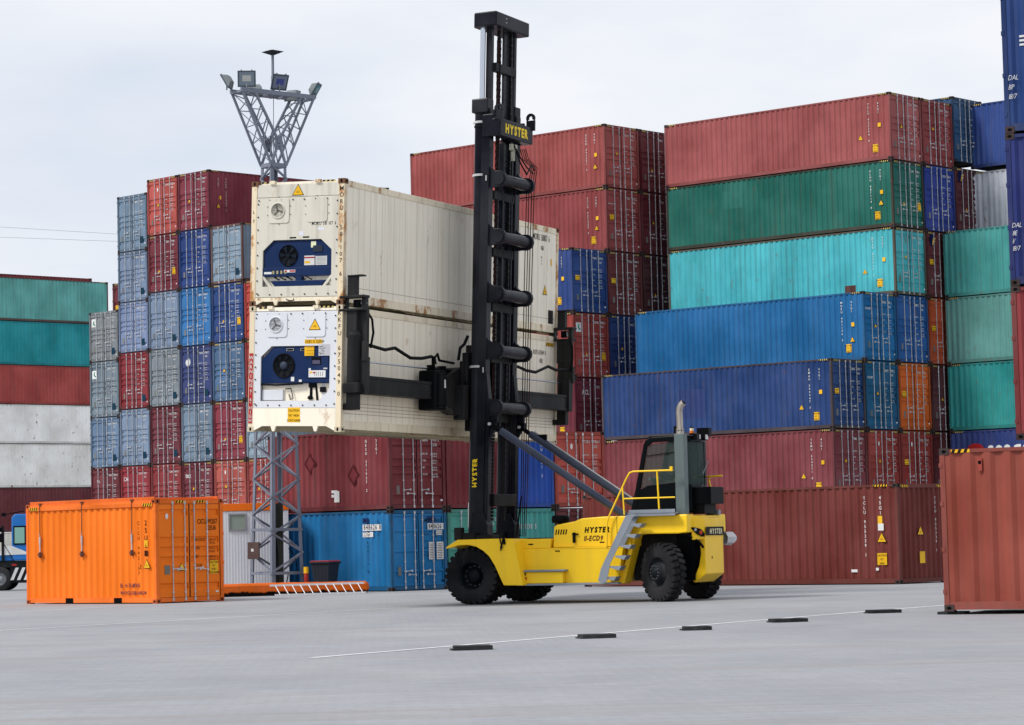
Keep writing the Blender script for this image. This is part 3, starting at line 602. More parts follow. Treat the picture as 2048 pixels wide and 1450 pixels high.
# --- O: orange open top container
def orange():
    u,v=frameof(43.94); near=Vector((-10.029,75.644,0)); p=near+v*W
    rgb=(240,122,16); L_=6.058; H=HC
    t=thing('open_top_container','orange open top container with tarpaulin ropes standing alone in front','shipping container',p,rot_of(u))
    m=paint('orange_paint',rgb,.95,.12,.04,.5,fade=.07); mf=paint('orange_frame',(230,110,16),.95,.2,.08,.5)
    mk('frame',('fr',L_,H),b_frame(L_,H),[mf,paint('orange_casting',(180,80,26),.8,.4,.3),M_wood,M_hole],t)
    for y in (0,W): mk('side_wall',('sw',L_,H,y,.30),b_side(L_,H,y,.30),[m],t)
    mk('end_wall',('ew',L_,H),b_end(L_,H),[m],t)
    for left in (1,0):
        d=mk('door',('dr',L_,H,left,0),b_door(L_,H,left,0),[m,M_rub],t)
        for i,q in enumerate(RODS[:2] if left else RODS[2:]):
            mk('lock_rod',('lr',L_,H,q),b_rod(L_,H,W*(1-q),(-1 if i==0 else 1),.95 if i==0 else .92),[M_rod],d)
    mb=MB(); mb.box(.15,L_-.15,.1,W-.1,H-.05,H+.02); n=9
    for i in range(n): mb.box(.3+i*.62,.36+i*.62,.09,W-.09,H+.0,H+.05)
    for y in (.06,W-.1): mb.box(.12,L_-.12,y,y+.04,H-.03,H+.075)
    mb.obj('tarpaulin_roof',paint('orange_tarp',(220,104,36),.85,.3,.1,.8),t,bevel=.01)
    mb=MB(); mb.box(.13,L_-.13,W-.07,W+.012,H-.20,H-.085); mb.obj('top_rail',mf,t,bevel=.01)
    for x in (1.05,3.35,5.35):
        mb=MB(); mb.tube((x,W+.02,H+.03),(x,W+.02,1.95),.012,6,0); mb.tube((x,W+.02,1.95),(x,W+.02,1.72),.03,8,1); mb.tube((x,W+.02,1.98),(x,W+.05,2.05),.012,6,1); mb.tube((x,W+.02,1.72),(x,W+.02,1.42),.02,6,1); mb.box(x-.1,x+.1,W-.0,W+.035,1.40,1.46,0); mb.box(x-.03,x+.03,W,W+.06,1.34,1.5,0); mb.box(x-.05,x+.05,W-.03,W+.03,H-.03,H+.02,0)
        mb.obj('rope_tensioner',[plain('rusty_strap',(110,70,54),.8),M_rod],t)
    mb=MB(); 
    for x in (1.75,4.0): mb.box(x-.18,x+.18,W-.014,W-.008,.012,.165)
    mb.obj('forklift_pocket',M_hole,t)
    mb=MB(); S=lambda d,z:(d,W-.006,z)
    mb.vtext('25U6',S(.45,2.18),(-1,0,0),(0,0,1),.2,0,1.05,.015); mb.vtext('CICU 992157',S(.78,2.2),(-1,0,0),(0,0,1),.14,0,1.0,.015); mb.text('2',S(.74,.98),(-1,0,0),(0,0,1),.16,0); mb.rect(S(.52,1.32),(-1,0,0),(0,0,1),.15,.16,0)
    rd=(0,-1,0); X=.0; D=lambda q,z:(.022,W*(1-q),z)
    mb.text('CICU',D(.62,2.2),rd,(0,0,1),.19,0,.012,sx=.75,gap=.1); mb.text('992157 4',D(.77,2.2),rd,(0,0,1),.19,0,.012,sx=.66,gap=.1); mb.text('25U6',D(.78,2.02),rd,(0,0,1),.19,0,.012,sx=.66,gap=.1)
    z=1.72
    for a,b2,c2 in (('MAX.GROSS','24000 KGS','52910 LBS'),('TARE','4200 KGS','9260 LBS'),('NET','19800 KGS','43650 LBS'),('CU.CAP.','37.3 CU.M','1317 CU.FT')):
        mb.text(a,D(.585,z),rd,(0,0,1),.11,0,.01,sx=.6,gap=.08); mb.text(b2,D(.79,z),rd,(0,0,1),.085,0,.01,sx=.6,gap=.08); mb.text(c2,D(.79,z-.09),rd,(0,0,1),.085,0,.01,sx=.6,gap=.08); z-=.24
    mb.obj('lettering',[plain('black_print',(60,30,16),1)],t,recalc=False)
    mb=MB(); mb.text('EL: +6 371-817695',S(1.62,.46),(-1,0,0),(0,0,1),.15,0,.02,sx=.72,gap=.1); mb.text('WWW.ZUUOJILUANG.OM',S(1.62,.26),(-1,0,0),(0,0,1),.13,0,.02,sx=.7,gap=.08); mb.obj('phone_lettering',[plain('purple_print',(70,36,70),1)],t,recalc=False)
    one(t,'warning_sign',YB,tri,(.42,W-.004,1.08),(-1,0,0),(0,0,1),.27,0,1); one(t,'warning_sign',YB,tri,(.018,W*(1-.38),.98),rd,(0,0,1),.24,0,1); one(t,'warning_sign',YB,sign,(.018,W*(1-.795),.78),rd,(0,0,1),.3,.38,['CAUTION',"9'6\"",'HIGH','CONTAINER'],0,1,.085)
    mb=MB(); mb.rect(S(.52,1.58),(-1,0,0),(0,0,1),.15,.19,0); mb.obj('yellow_label',[M_yel],t,recalc=False)
    for x_ in (.55,L_-.2): one(t,'hazard_stripe',YB,stripes,(x_,W+.016,H-.19),(-1,0,0),(0,0,1),.4,.09,0,1)
    for q in (.3,.6): one(t,'hazard_stripe',YB,stripes,(.009,W*(1-q),H-.105),rd,(0,0,1),.3,.07,0,1)
    mb=MB(); mb.rect((.018,W*(1-.13),.8),rd,(0,0,1),.19,.25); mb.obj('data_plate',[M_grey],t,recalc=False)
    mb=MB(); mb.add([Vector((.018,W*(1-.17),2.42))+Vector((0,-.05*math.cos(a),.08*math.sin(a))) for a in [i*math.pi/6 for i in range(12)]],[tuple(range(12))]); mb.rect((.02,W*.12,.26),rd,(0,0,1),.1,.05); mb.obj('sticker',[M_white],t,recalc=False)
orange()

# ------------------------------------------------------------------ the two refrigerated containers held by the spreader
uF,vF=frameof(24.53); cF=Vector((-3.937,61.586,4.056)); TILT=R(2.31)
def reefer(label,lv,upper):
    n=Vector((math.sin(TILT)*-uF.x,math.sin(TILT)*-uF.y,math.cos(TILT)))
    p=cF+n*HC*lv
    t=thing('refrigerated_container',label,'reefer container',p); t.rotation_mode='QUATERNION'
    t.rotation_quaternion=(Matrix.Rotation(rot_of(vF),4,'Z')@Matrix.Rotation(TILT,4,'X')).to_quaternion()
    t['group']='cream refrigerated containers carried by the truck'
    L=12.192;H=HC
    cream=paint('reefer_cream_%d'%upper,(246,238,220) if upper else (250,240,220),1.0,.5 if upper else .35,.2,.5,fade=.04,dcol=(.60,.53,.40,1),rcol=(.42,.24,.10,1),sscale=5,spot=2.2)
    post=paint('reefer_post_%d'%upper,(232,216,186),.92,.55 if upper else .15,.62 if upper else .1,.55,fade=.08,dcol=(.5,.33,.16,1),rcol=(.44,.20,.06,1),sscale=9,spot=1.6,rlo=.5 if upper else .6)
    white=paint('reefer_white_%d'%upper,(220,215,200) if upper else (226,228,232),.9,.75 if upper else .15,.12 if upper else .02,.45,fade=.04,dcol=(.4,.37,.3,1),rcol=(.4,.25,.12,1),sscale=5)
    blue=paint('machinery_blue',(14,44,88),.8,.3,.02,.4,fade=.12,dcol=(.02,.03,.06,1)); dark=plain('machinery_dark',(16,18,22),1,.6)
    rl=paint('reefer_rail_%d'%upper,(240,228,202),.95,.6,.5 if upper else .28,.5,fade=.06,dcol=(.42,.33,.2,1),rcol=(.40,.20,.08,1),sscale=5,spot=1.3,rlo=.53 if upper else .57)
    seam=plain('panel_seam',(186,176,156),.85,.8); bolt=plain('bolt_head',(70,66,64),.8,.5); steel=plain('casting_steel',(120,84,62),.8,.8) if upper else plain('casting_cream',(214,200,170),.85,.6)
    # frame: posts, rails, castings
    for x0 in (0,L-.14):
        for y0 in (.003,W-.143): mb=MB(); mb.box(x0+.003,x0+.137,y0,y0+.14,.1,H-.1); mb.obj('corner_post',[post],t,bevel=.008)
    for x0 in (0,L-.178):
        for y0 in (0,W-.162):
            for z0 in (0,H-.118):
                mb=MB(); mb.box(x0-.004 if x0==0 else x0,x0+.178,y0-.003,y0+.165,z0,z0+.118,0)
                if y0==0: mb.add([(x0+.089+.045*math.cos(a),-.006,z0+.059+.03*math.sin(a)) for a in [k*math.pi/4 for k in range(8)]],[tuple(range(8))],1)
                if x0==0: mb.add([(-.007,y0+.081+.028*math.cos(a),z0+.059+.045*math.sin(a)) for a in [k*math.pi/4 for k in range(8)]],[tuple(range(8))],1)
                mb.obj('corner_casting',[steel,M_hole],t)
    for y0,y1 in ((.004,.075),(W-.075,W-.004)):
        for z0,z1 in ((.07,.26),(H-.17,H-.03)): mb=MB(); mb.box(.137,L-.137,y0,y1,z0,z1); mb.obj('side_rail',[rl],t,bevel=.006)
    mb=MB(); mb.box(.14,L-.14,.02,W-.02,.26,H-.17); n=20
    mb.obj('side_wall',[cream],t)
    mb=MB()
    for i in range(1,n*2):
        x=.14+i*(L-.28)/n/2; mb.rect((x,.018,.26),(1,0,0),(0,0,1),.010 if i%2==0 else .005,H-.43)
    for z_ in ((.42,.5,.58,.66) if not upper else (.42,)): mb.rect((.2,.0175,z_),(1,0,0),(0,0,1),L-.4,.012)
    mb.obj('panel_seams',[seam],t,recalc=False)
    mb=MB(); mb.box(.14,L-.14,.04,W-.04,H-.1,H-.02); mb.obj('roof',[cream],t)
    # underside with cross members and the sloping tunnel
    mb=MB(); mb.box(.1,L-.1,.08,W-.08,.12,.26)
    for i in range(26): mb.box(.5+i*.44,.56+i*.44,.05,W-.05,.05,.125)
    mb.prism([(.1,.13),(.1,.02),(1.1,.02),(1.4,.1),(3.2,.1),(3.6,.03),(L-3.6,.03),(L-3.2,.1),(L-1.2,.1),(L-.9,.02),(L-.1,.02),(L-.1,.13)],'y',.165,.2); mb.prism([(.1,.13),(.1,.02),(1.1,.02),(1.4,.1),(3.2,.1),(3.6,.03),(L-3.6,.03),(L-3.2,.1),(L-1.2,.1),(L-.9,.02),(L-.1,.02),(L-.1,.13)],'y',W-.2,W-.165)
    mb.obj('underside',[paint('reefer_underside',(196,184,154),.75,.6,.3,.7)],t)
    # ---- machinery end. a(u_,v_) converts fractions (left to right, top to bottom) into local coordinates
    A=lambda u_,v_,x=0.:(x,W*(1-u_),H*(1-v_))
    def pan(mb,u0,u1,v0,v1,x0,x1,m=0): mb.box(x0,x1,W*(1-u1),W*(1-u0),H*(1-v1),H*(1-v0),m)
    top=.135 if upper else .045; bt=.93 if upper else .81
    um,ul=(.475,.845) if upper else (.32,.755)        # machinery opening
    mb=MB(); rd=(0,-1,0)
    pan(mb,.055,.945,top,um,.012,.05); pan(mb,.055,.13,um,bt,.012,.05); pan(mb,.87,.945,um,bt,.012,.05); pan(mb,.13,.87,ul,bt,.012,.05)
    c=.085                                              # chamfered corners of the opening
    def cor(u0,v0,su,sv): mb.prism([(W*(1-u0),H*(1-v0)),(W*(1-(u0+su*c*1.35)),H*(1-v0)),(W*(1-u0),H*(1-(v0+sv*c)))],'x',.012,.05)
    cor(.13,um,1,1); cor(.87,um,-1,1)
    if not upper: cor(.87,ul,-1,-1)
    mb.obj('end_panel',[white],t)
    mb=MB(); pan(mb,.055,.945,.03 if upper else .012,top-.004,.02,.06); mb.obj('header',[white if upper else cream],t,bevel=.004); mb=MB()
    if not upper: pan(mb,.055,.945,bt+.003,.955,.0,.06)
    else: pan(mb,.055,.945,bt+.004,.965,.006,.06)
    mb.obj('end_sill',[rl if upper else cream],t,bevel=.004)
    for u0 in ((.25,.70)): mb=MB(); mb.prism([(W*(1-u0),H*.045),(W*(1-u0-.055),H*.045),(W*(1-u0-.04),.012),(W*(1-u0-.018),.012)],'x',.0,.05); mb.obj('sill_lug',[rl if upper else cream],t)
    for u0,s_ in ((.055,1),(.945,-1)): mb=MB(); mb.prism([(W*(1-u0),H*.045),(W*(1-u0-s_*.10),H*.045),(W*(1-u0),.015)],'x',.0,.05); mb.obj('corner_gusset',[rl if upper else cream],t)
    for u0 in (.2,.69): mb=MB(); mb.box(-.03,.06,W*(1-u0-.055),W*(1-u0),H-.075,H-.002); mb.obj('header_bracket',[rl],t)
    for u0 in (.1,.76): one(t,'hazard_stripe',[M_stripeY,M_black],stripes,A(u0,.021,.014),rd,(0,0,1),.26 if u0<.5 else .34,.04,0,1)
    mb=MB(); pts=[(.08+i*.123+.0,top+.02) for i in range(7)]+[(.075,top+.05+i*(bt-top-.08)/7) for i in range(8)]+[(.925,top+.04+i*(bt-top-.07)/7) for i in range(8)]+[(.09+i*.125,bt-.02) for i in range(7)]
    for u0,v0 in pts: mb.tube(A(u0,v0,.012),A(u0,v0,-.006),.018,6)
    mb.obj('bolts',[bolt],t)
    # access hatches
    cv=top+.105
    def hatch(uc,vc): 
        o=Vector(A(uc,vc)); w_,h_,r_=.27,.29,.07; P=[]
        for sx,sy,a0 in ((1,1,0),(-1,1,90),(-1,-1,180),(1,-1,270)):
            for k in range(4):
                a=R(a0+k*30); P.append((o.y+sx*(w_-r_)+r_*math.cos(a),o.z+sy*(h_-r_)+r_*math.sin(a)))
        return P
    for uc in (.30,.71):
        mb=MB(); mb.prism(hatch(uc,cv),'x',-.006,.013); 
        for k in range(10):
            a=2*math.pi*k/10+.3; p_=Vector(A(uc,cv))+Vector((0,.315*math.cos(a),.315*math.sin(a))); mb.tube(p_+Vector((.012,0,0)),p_+Vector((-.004,0,0)),.011,5,1)
        mb.obj('hatch_cover',[white,bolt],t,bevel=.004)
    o=Vector(A(.29,cv)); mb=MB(); mb.lathe([(0,.0),(.0,.165),(.014,.165),(.02,.17),(.02,.185),(.012,.19),(0,.19)][::-1],o+Vector((-.006,0,0)),(-1,0,0),24)
    for k in range(3):
        a=R(60+120*k); mb.bar(o+Vector((-.02,.03*math.cos(a),.03*math.sin(a))),o+Vector((-.02,.13*math.cos(a+.25),.13*math.sin(a+.25))),.012,.012,1)
    mb.tube(o+Vector((0,0,0)),o+Vector((-.03,0,0)),.022,8,1); mb.obj('vent_disc',[white,bolt],t)
    # cavity and the cooling unit
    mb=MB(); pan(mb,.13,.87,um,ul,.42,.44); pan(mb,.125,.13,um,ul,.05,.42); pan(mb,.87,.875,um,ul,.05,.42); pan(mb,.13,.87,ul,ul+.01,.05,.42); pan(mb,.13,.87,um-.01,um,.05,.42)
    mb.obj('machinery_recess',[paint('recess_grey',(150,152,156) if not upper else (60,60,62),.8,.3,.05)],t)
    if upper:
        mb=MB(); yb=[(W*(1-a),H*(1-b_)) for a,b_ in ((.135,.70),(.135,.55),(.24,.48),(.76,.48),(.865,.55),(.865,.70))]
        mb.prism(yb,'x',.06,.3); mb.box(.03,.3,W*.135,W*.875,H*.235,H*.305); mb.prism([(W*(1-a),H*(1-b_)) for a,b_ in ((.21,.80),(.81,.80),(.76,.845),(.26,.845))],'x',.03,.2); mb.box(.04,.3,W*.45,W*.52,H*.195,H*.232)
        mb.obj('cooling_unit',[blue],t,bevel=.008)
        mb=MB(); mb.lathe([(0,.0),(0,.24),(.02,.245)],Vector(A(.40,.60,.056)),(-1,0,0),24,0); 
        for k in range(6):
            a=k*math.pi/3; mb.add([Vector(A(.40,.60,.034))+Vector((0,.05*math.cos(a),.05*math.sin(a))),Vector(A(.40,.60,.034))+Vector((.0,.22*math.cos(a+.35),.22*math.sin(a+.35))),Vector(A(.40,.60,.04))+Vector((0,.22*math.cos(a-.15),.22*math.sin(a-.15)))],[(0,1,2)],1)
        mb.tube(Vector(A(.40,.60,.05)),Vector(A(.40,.60,.02)),.05,10,1); mb.obj('fan',[dark,plain('fan_grey',(26,34,46),.8)],t)
        mb=MB(); mb.box(.04,.07,W*.235,W*.335,H*.425,H*.475); mb.obj('display_panel',[plain('display_frame',(52,60,74),.8)],t)
        mb=MB(); mb.rect(A(.57,.68,.056),rd,(0,0,1),.27,.22,0); mb.rect(A(.57,.625,.054),rd,(0,0,1),.27,.03,1); mb.rect(A(.575,.665,.054),rd,(0,0,1),.14,.05,2); mb.obj('instruction_label',[M_white,M_red,M_yel],t,recalc=False)
        mb=MB(); mb.rect(A(.69,.68,.056),rd,(0,0,1),.3,.21,0); 
        for i in range(7): mb.rect(A(.70,.67-.01*i,.054),rd,(0,0,1),.26,.006,1)
        mb.obj('instruction_label',[M_white,M_grey],t,recalc=False)
        mb=MB(); mb.rect(A(.64,.54,.056),rd,(0,0,1),.13,.14,0); mb.obj('pale_sticker',[paint('pale_yellow',(226,228,190),.9,.1,.02)],t,recalc=False)
        mb=MB(); 
        for i in range(4): mb.rect(A(.235+i*.043,.745,.027),rd,(0,0,1),.05,.075,0)
        mb.rect(A(.145,.745,.027),rd,(0,0,1),.2,.05,1); mb.rect(A(.36,.735,.027),rd,(0,0,1),.3,.06,1); mb.rect(A(.37,.73,.025),rd,(0,0,1),.06,.035,2); mb.rect(A(.42,.73,.025),rd,(0,0,1),.15,.035,2)
        mb.obj('bar_stickers',[paint('khaki_sticker',(170,160,110),.8,.2,.05),M_white,M_red],t,recalc=False)
        mb=MB()
        for i in range(6):
            y=W*(.8-.07*i); mb.path([(.2,y,H*.27),(.12+.03*(i%2),y-.05,H*.24-.02*i%.03),(.14,y-.2,H*.21),(.2,y-.3,H*.235),(.22,y-.36,H*.2)],.016,6)
        mb.box(.15,.35,W*.25,W*.42,H*.18,H*.24); mb.tube((.2,W*.2,H*.16),(.2,W*.2,H*.06+.1),.04,8); mb.path([(.05,W*.62,.2),(.0,W*.6,.14),(-.01,W*.56,.11),(0,W*.52,.13),(.03,W*.54,.22)],.012,6)
        mb.obj('hoses',[dark],t)
        for e_ in ((.13,.265),(.87,.735)): mb=MB(); mb.bar(A(e_[0],.765,.045),A(e_[1],.90,.045),.06,.03,up=(1,0,0)); mb.obj('diagonal_brace',[white],t)
        mb=MB(); mb.rect(A(.42,.466,.0105),rd,(0,0,1),.17,.035,0); mb.rect(A(.56,.464,.0105),rd,(0,0,1),.17,.035,0); mb.obj('slot',[M_hole],t,recalc=False)
        mb=MB(); mb.rect(A(.52,.445,.0105),rd,(0,0,1),.11,.1,0); mb.rect(A(.72,.405,.0105),rd,(0,0,1),.17,.06,0); mb.obj('paper_sticker',[plain('sticker_white',(226,226,236),.9)],t,recalc=False)
        mb=MB(); mb.text('MORU 581 107 6',A(.655,.365,.0105),rd,(0,0,1),.115,0,.012,sx=.72,gap=.12)
        mb.vtext('MORU',(-.001,.07,2.62),rd,(0,0,1),.14,0,1.08,.006); mb.vtext('581107',(-.001,.07,1.72),rd,(0,0,1),.14,0,1.08,.006); mb.vtext('6',(-.001,.07,.66),rd,(0,0,1),.14,0,1,.006); mb.vtext('L.7',(-.001,W-.07,2.15),rd,(0,0,1),.1,0)
        mb.text('MORU 581107 6',(L-1.65,.015,2.47),(1,0,0),(0,0,1),.24,0,.012,sx=.62,gap=.12); mb.text('45R1',(L-1.15,.015,2.22),(1,0,0),(0,0,1),.17,0,.01,sx=.6,gap=.12); mb.vtext('MAX',(L-1.1,.015,2.0),(1,0,0),(0,0,1),.08,0)
        mb.rect((L-.62,.014,.3),(1,0,0),(0,0,1),.32,.36,0); mb.obj('lettering',[plain('black_print_faded',(48,44,42),1)],t,recalc=False)
        one(t,'warning_sign',YB,tri,A(.5,.088,.016),rd,(0,0,1),.27,0,1); one(t,'warning_sign',YB,tri,(L-.85,.014,1.15),(1,0,0),(0,0,1),.27,0,1)
        mb=MB(); mb.rect((L-.5,.014,1.85),(1,0,0),(0,0,1),.09,.18); mb.obj('yellow_label',[M_yel],t,recalc=False)
    else:
        mb=MB(); yb=[(W*(1-a),H*(1-b_)) for a,b_ in ((.135,.615),(.135,.425),(.26,.325),(.74,.325),(.865,.425),(.865,.615))]
        mb.prism(yb,'x',.045,.32); mb.box(.03,.05,W*.15,W*.365,H*.42,H*.655); mb.box(.032,.05,W*.135,W*.46,H*.39,H*.415)
        mb.obj('cooling_unit',[blue],t,bevel=.006)
        fc=Vector(A(.375,.475,.044)); mb=MB(); mb.lathe([(.0,0),(-.0,.1),(.01,.255),(.03,.265),(.03,.28),(.0,.285)],fc,(-1,0,0),32,0)
        mb.lathe([(.0,0),(.035,.0),(.035,.09),(.0,.095)][1:],fc,(-1,0,0),20,1)
        for k in range(7):
            a=k*2*math.pi/7; mb.add([fc+Vector((-.014,.09*math.cos(a),.09*math.sin(a))),fc+Vector((-.026,.24*math.cos(a+.4),.24*math.sin(a+.4))),fc+Vector((-.012,.25*math.cos(a-.05),.25*math.sin(a-.05)))],[(0,1,2)],2)
        mb.obj('fan',[dark,plain('fan_hub',(56,66,84),.8),plain('fan_blade',(14,18,24),1)],t)
        mb=MB(); mb.box(.02,.032,W*.225,W*.325,H*.53,H*.59); mb.rect((.018,W*.315,H*.535),rd,(0,0,1),W*.08,H*.03,1); mb.obj('display_panel',[dark,plain('display_screen',(90,84,110),.8)],t)
        mb=MB(); mb.box(.02,.03,W*.175,W*.355,H*.43,H*.485); mb.rect((.018,W*.355,H*.485),rd,(0,0,1),.06,.05,0); mb.rect((.0175,W*.345,H*.462),rd,(0,0,1),.07,.04,1); mb.rect((.0175,W*.31,H*.462),rd,(0,0,1),.07,.03,2)
        for i in range(5): mb.rect((.0175,W*.29-i*.05,H*.44),rd,(0,0,1),.012,.1,3)
        mb.obj('instruction_label',[M_white,M_yel,M_red,M_grey],t)
        for u0,v0,w_,h_ in ((.63,.37,.055,.1),(.8,.505,.1,.03),(.455,.60,.085,.1),(.54,.605,.075,.05)):
            mb=MB(); mb.rect(A(u0,v0,.0295),rd,(0,0,1),w_,h_); mb.obj('small_sticker',[M_white],t,recalc=False)
        for u0 in (.40,.55): mb=MB(); mb.box(.03,.05,W*(1-u0-.08),W*(1-u0),H*.64,H*.662,0); mb.rect((.028,W*(1-u0-.008),H*.644),rd,(0,0,1),W*.064,H*.013,1); mb.obj('grab_slot',[plain('slot_steel',(150,150,146),.8),M_hole],t)
        mb=MB(); mb.box(.08,.3,W*.64,W*.865,H*.25,H*.335); mb.obj('white_box',[white],t,bevel=.01)
        mb=MB(); mb.tube((.22,W*.22,H*.25),(.22,W*.22,H*.385),.09,16); mb.obj('receiver_tank',[white],t)
        mb=MB(); mb.tube((.14,W*.35,H*.26),(.14,W*.35,H*.385),.035,10); mb.lathe([(0,.03),(.03,.07),(.07,.06),(.1,.02)],(.12,W*.355,H*.255),(0,0,1),12); mb.tube((.12,W*.28,H*.25),(.14,W*.3,H*.385),.025,8); mb.box(.1,.2,W*.3,W*.37,H*.35,H*.385)
        mb.path([(.1,W*.62,H*.34),(.1,W*.56,H*.345),(.08,W*.54,H*.3),(.08,W*.53,H*.265),(.09,W*.56,H*.255),(.1,W*.58,H*.3)],.012,6); mb.path([(.04,W*.865,H*.377),(.03,W*.7,H*.371),(.03,W*.55,H*.377),(.04,W*.42,H*.383)],.022,6); mb.path([(.1,W*.2,H*.33),(.06,W*.16,H*.30),(.06,W*.135,H*.29)],.012,6); mb.box(.1,.13,W*.19,W*.25,H*.315,H*.355)
        mb.obj('pump_and_hoses',[dark],t)
        mb=MB(); mb.text('KKBC K 525949',A(.61,.30,.0105),rd,(0,0,1),.1,1,.012,sx=.62,gap=.12); mb.rect(A(.6,.305,.0112),rd,(0,0,1),.46,.1,0); mb.obj('yellow_number',[M_yel,M_black],t,recalc=False)
        mb=MB(); mb.rect(A(.6,.315+.085,.0105),rd,(0,0,1),.25,.21,0)
        for i in range(3): mb.rect(A(.62,.385-.025*i,.0095),rd,(0,0,1),.2,.008,1)
        mb.obj('yellow_notice',[M_yel,plain('brown_print',(150,90,10),1)],t,recalc=False)
        mb=MB(); mb.rect(A(.75,.40,.0105),rd,(0,0,1),.3,.26,0); 
        for i in range(26): mb.rect(A(.755+.05*rnd.random(),.395-.07*rnd.random(),.0095),rd,(0,0,1),.02+.03*rnd.random(),.012,1)
        mb.obj('torn_notice',[paint('torn_paper',(208,208,212),.9,.2,.2),M_grey],t,recalc=False)
        mb=MB(); mb.vtext('KKFU',(-.001,.07,2.66),rd,(0,0,1),.14,0,1.1,.006); mb.vtext('675049',(-.001,.07,1.86),rd,(0,0,1),.14,0,1.1,.006); mb.vtext('0',(-.001,.07,.82),rd,(0,0,1),.14,0,1,.006)
        mb.text('KKFU 675049 0',(L-1.55,.015,2.34),(1,0,0),(0,0,1),.17,0,.012,sx=.62,gap=.12); mb.text('45R1',(L-1.15,.015,2.12),(1,0,0),(0,0,1),.17,0,.01,sx=.6,gap=.12); mb.obj('lettering',[plain('black_print_faded',(48,44,42),1)],t,recalc=False)
        mb=MB(); mb.text('REEFER CONTAINER',(4.15,.015,.72),(1,0,0),(0,0,1),.2,0,.01,sx=.7,gap=.1); mb.obj('faded_lettering',[plain('faded_grey',(150,138,116),.85)],t,recalc=False)
        one(t,'warning_sign',YB,tri,A(.71,cv+.012,-.008),rd,(0,0,1),.27,0,1); one(t,'warning_sign',YB,tri,(L-1.15,.014,1.2),(1,0,0),(0,0,1),.27,0,1)
        one(t,'warning_sign',YB,sign,A(.435,.925,-.003),rd,(0,0,1),.32,.34,['CAUTION',"9'6\" HIGH",'CONTAINER'],0,1,.075)
        mb=MB(); mb.rect((L-.6,.014,1.05),(1,0,0),(0,0,1),.09,.3); mb.obj('yellow_label',[M_yel],t,recalc=False)
        one(t,'hazard_stripe',[M_yel,M_black],stripes,(L-.75,.003-.002,H-.3),(1,0,0),(0,0,1),.5,.09,0,1)
        mb=MB(); mb.rect((-.002,W-.02,.19),rd,(0,0,1),.105,1.62,0); mb.vtext("WARNING",(-.004,W-.072,1.67),rd,(0,0,1),.115,1,.93,.012); mb.vtext("9'6\"HIGH",(-.004,W-.072,.90),rd,(0,0,1),.105,1,.92,.012)
        mb.obj('warning_strip',[M_red,M_white],t,recalc=False)
reefer('lower cream refrigerated container with clean white end, gripped by the spreader',0,0)
reefer('upper cream refrigerated container with rusty corner posts, riding on the lower one',1,1)

# ------------------------------------------------------------------ the container handler truck. local x = forward, y = near side, z = up
uT,vT=frameof(24.53)
TR=thing('container_handler_truck','yellow container handler truck with tall black mast lifting two cream reefers','lift truck',(-1.405,67.14,0),rot_of(uT))
Y=paint('truck_yellow',(255,206,48),.98,.16,.0,.34,fade=.05,bump=.03,dcol=(.34,.24,.06,1),sscale=4)
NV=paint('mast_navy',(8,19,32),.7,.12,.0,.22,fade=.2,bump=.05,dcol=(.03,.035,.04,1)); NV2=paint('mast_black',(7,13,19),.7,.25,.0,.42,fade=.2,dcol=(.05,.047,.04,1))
GV=paint('galvanised_plate',(150,158,168),.85,.35,.03,.5,fade=.15,metal=.2,dcol=(.2,.21,.22,1),spot=9); CHR=plain('chrome_rod',(205,210,220),.95,.18,1)
RUBB=paint('tyre_rubber',(28,28,31),.8,.35,.15,.75,fade=.2,dcol=(.06,.055,.05,1),rcol=(.075,.07,.062,1),spot=9); RIM=paint('dark_rim',(16,24,30),.9,.3,.1,.45,dcol=(.07,.06,.05,1))
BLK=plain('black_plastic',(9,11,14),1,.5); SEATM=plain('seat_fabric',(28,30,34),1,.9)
def tp(name,mats,fn,parent=TR,bevel=0,shear=None):
    if isinstance(fn,list):
        for f_ in fn: o=tp(name,mats,f_,parent,bevel,shear)
        return o
    mb=MB(); fn(mb); o=mb.obj(name,mats if isinstance(mats,list) else [mats],parent,bevel)
    if shear:
        for v in o.data.vertices: v.co.x-=shear[0]*(v.co.z-shear[1])
    return o
MS=(.0438,0); SS=(.0403,4.06)
# --- front fenders
fp=[(-.50,1.35),(-.56,1.41),(-.83,1.555),(-1.76,1.56),(-2.3,1.54),(-2.52,.44),(-2.02,.45),(-1.92,.66),(-1.80,.92),(-1.66,1.14),(-1.5,1.28),(-1.32,1.38),(-1.12,1.425),(-.85,1.42),(-.66,1.37)]
for s_ in (1,-1):
    tp('front_fender',Y,lambda mb: mb.prism(fp,'y',min(s_*.95,s_*1.86),max(s_*.95,s_*1.86)),bevel=.02)
# --- main body
tp('lower_body',Y,lambda mb: mb.prism([(-2.3,.47),(-2.3,1.3),(-4.95,1.3),(-4.78,.47)],'y',-1.45,1.45),bevel=.015)
tp('deck_cover',Y,lambda mb: mb.prism([(-2.3,1.3),(-2.3,1.535),(-3.10,1.53),(-3.06,1.3)],'y',-1.43,1.43),bevel=.02)
tp('engine_hood',Y,lambda mb: mb.prism([(-3.1,1.3),(-3.14,1.80),(-3.2,1.85),(-3.68,1.925),(-3.85,1.99),(-4.4,2.02),(-5.1,2.02),(-5.1,1.3)],'y',-1.3,1.36),bevel=.03)
tp('hood_seam',BLK,[lambda mb: mb.box(-4.765,-4.755,1.355,1.363,1.32,2.0),lambda mb: mb.box(-5.1,-3.1,1.34,1.362,1.312,1.318)])
tp('grille_slot',BLK,[lambda mb,i=i: mb.prism([(-3.17-i*.065,1.62),(-3.20-i*.065,1.62),(-3.225-i*.065,1.74),(-3.195-i*.065,1.74)],'y',1.35,1.366) for i in range(5)])
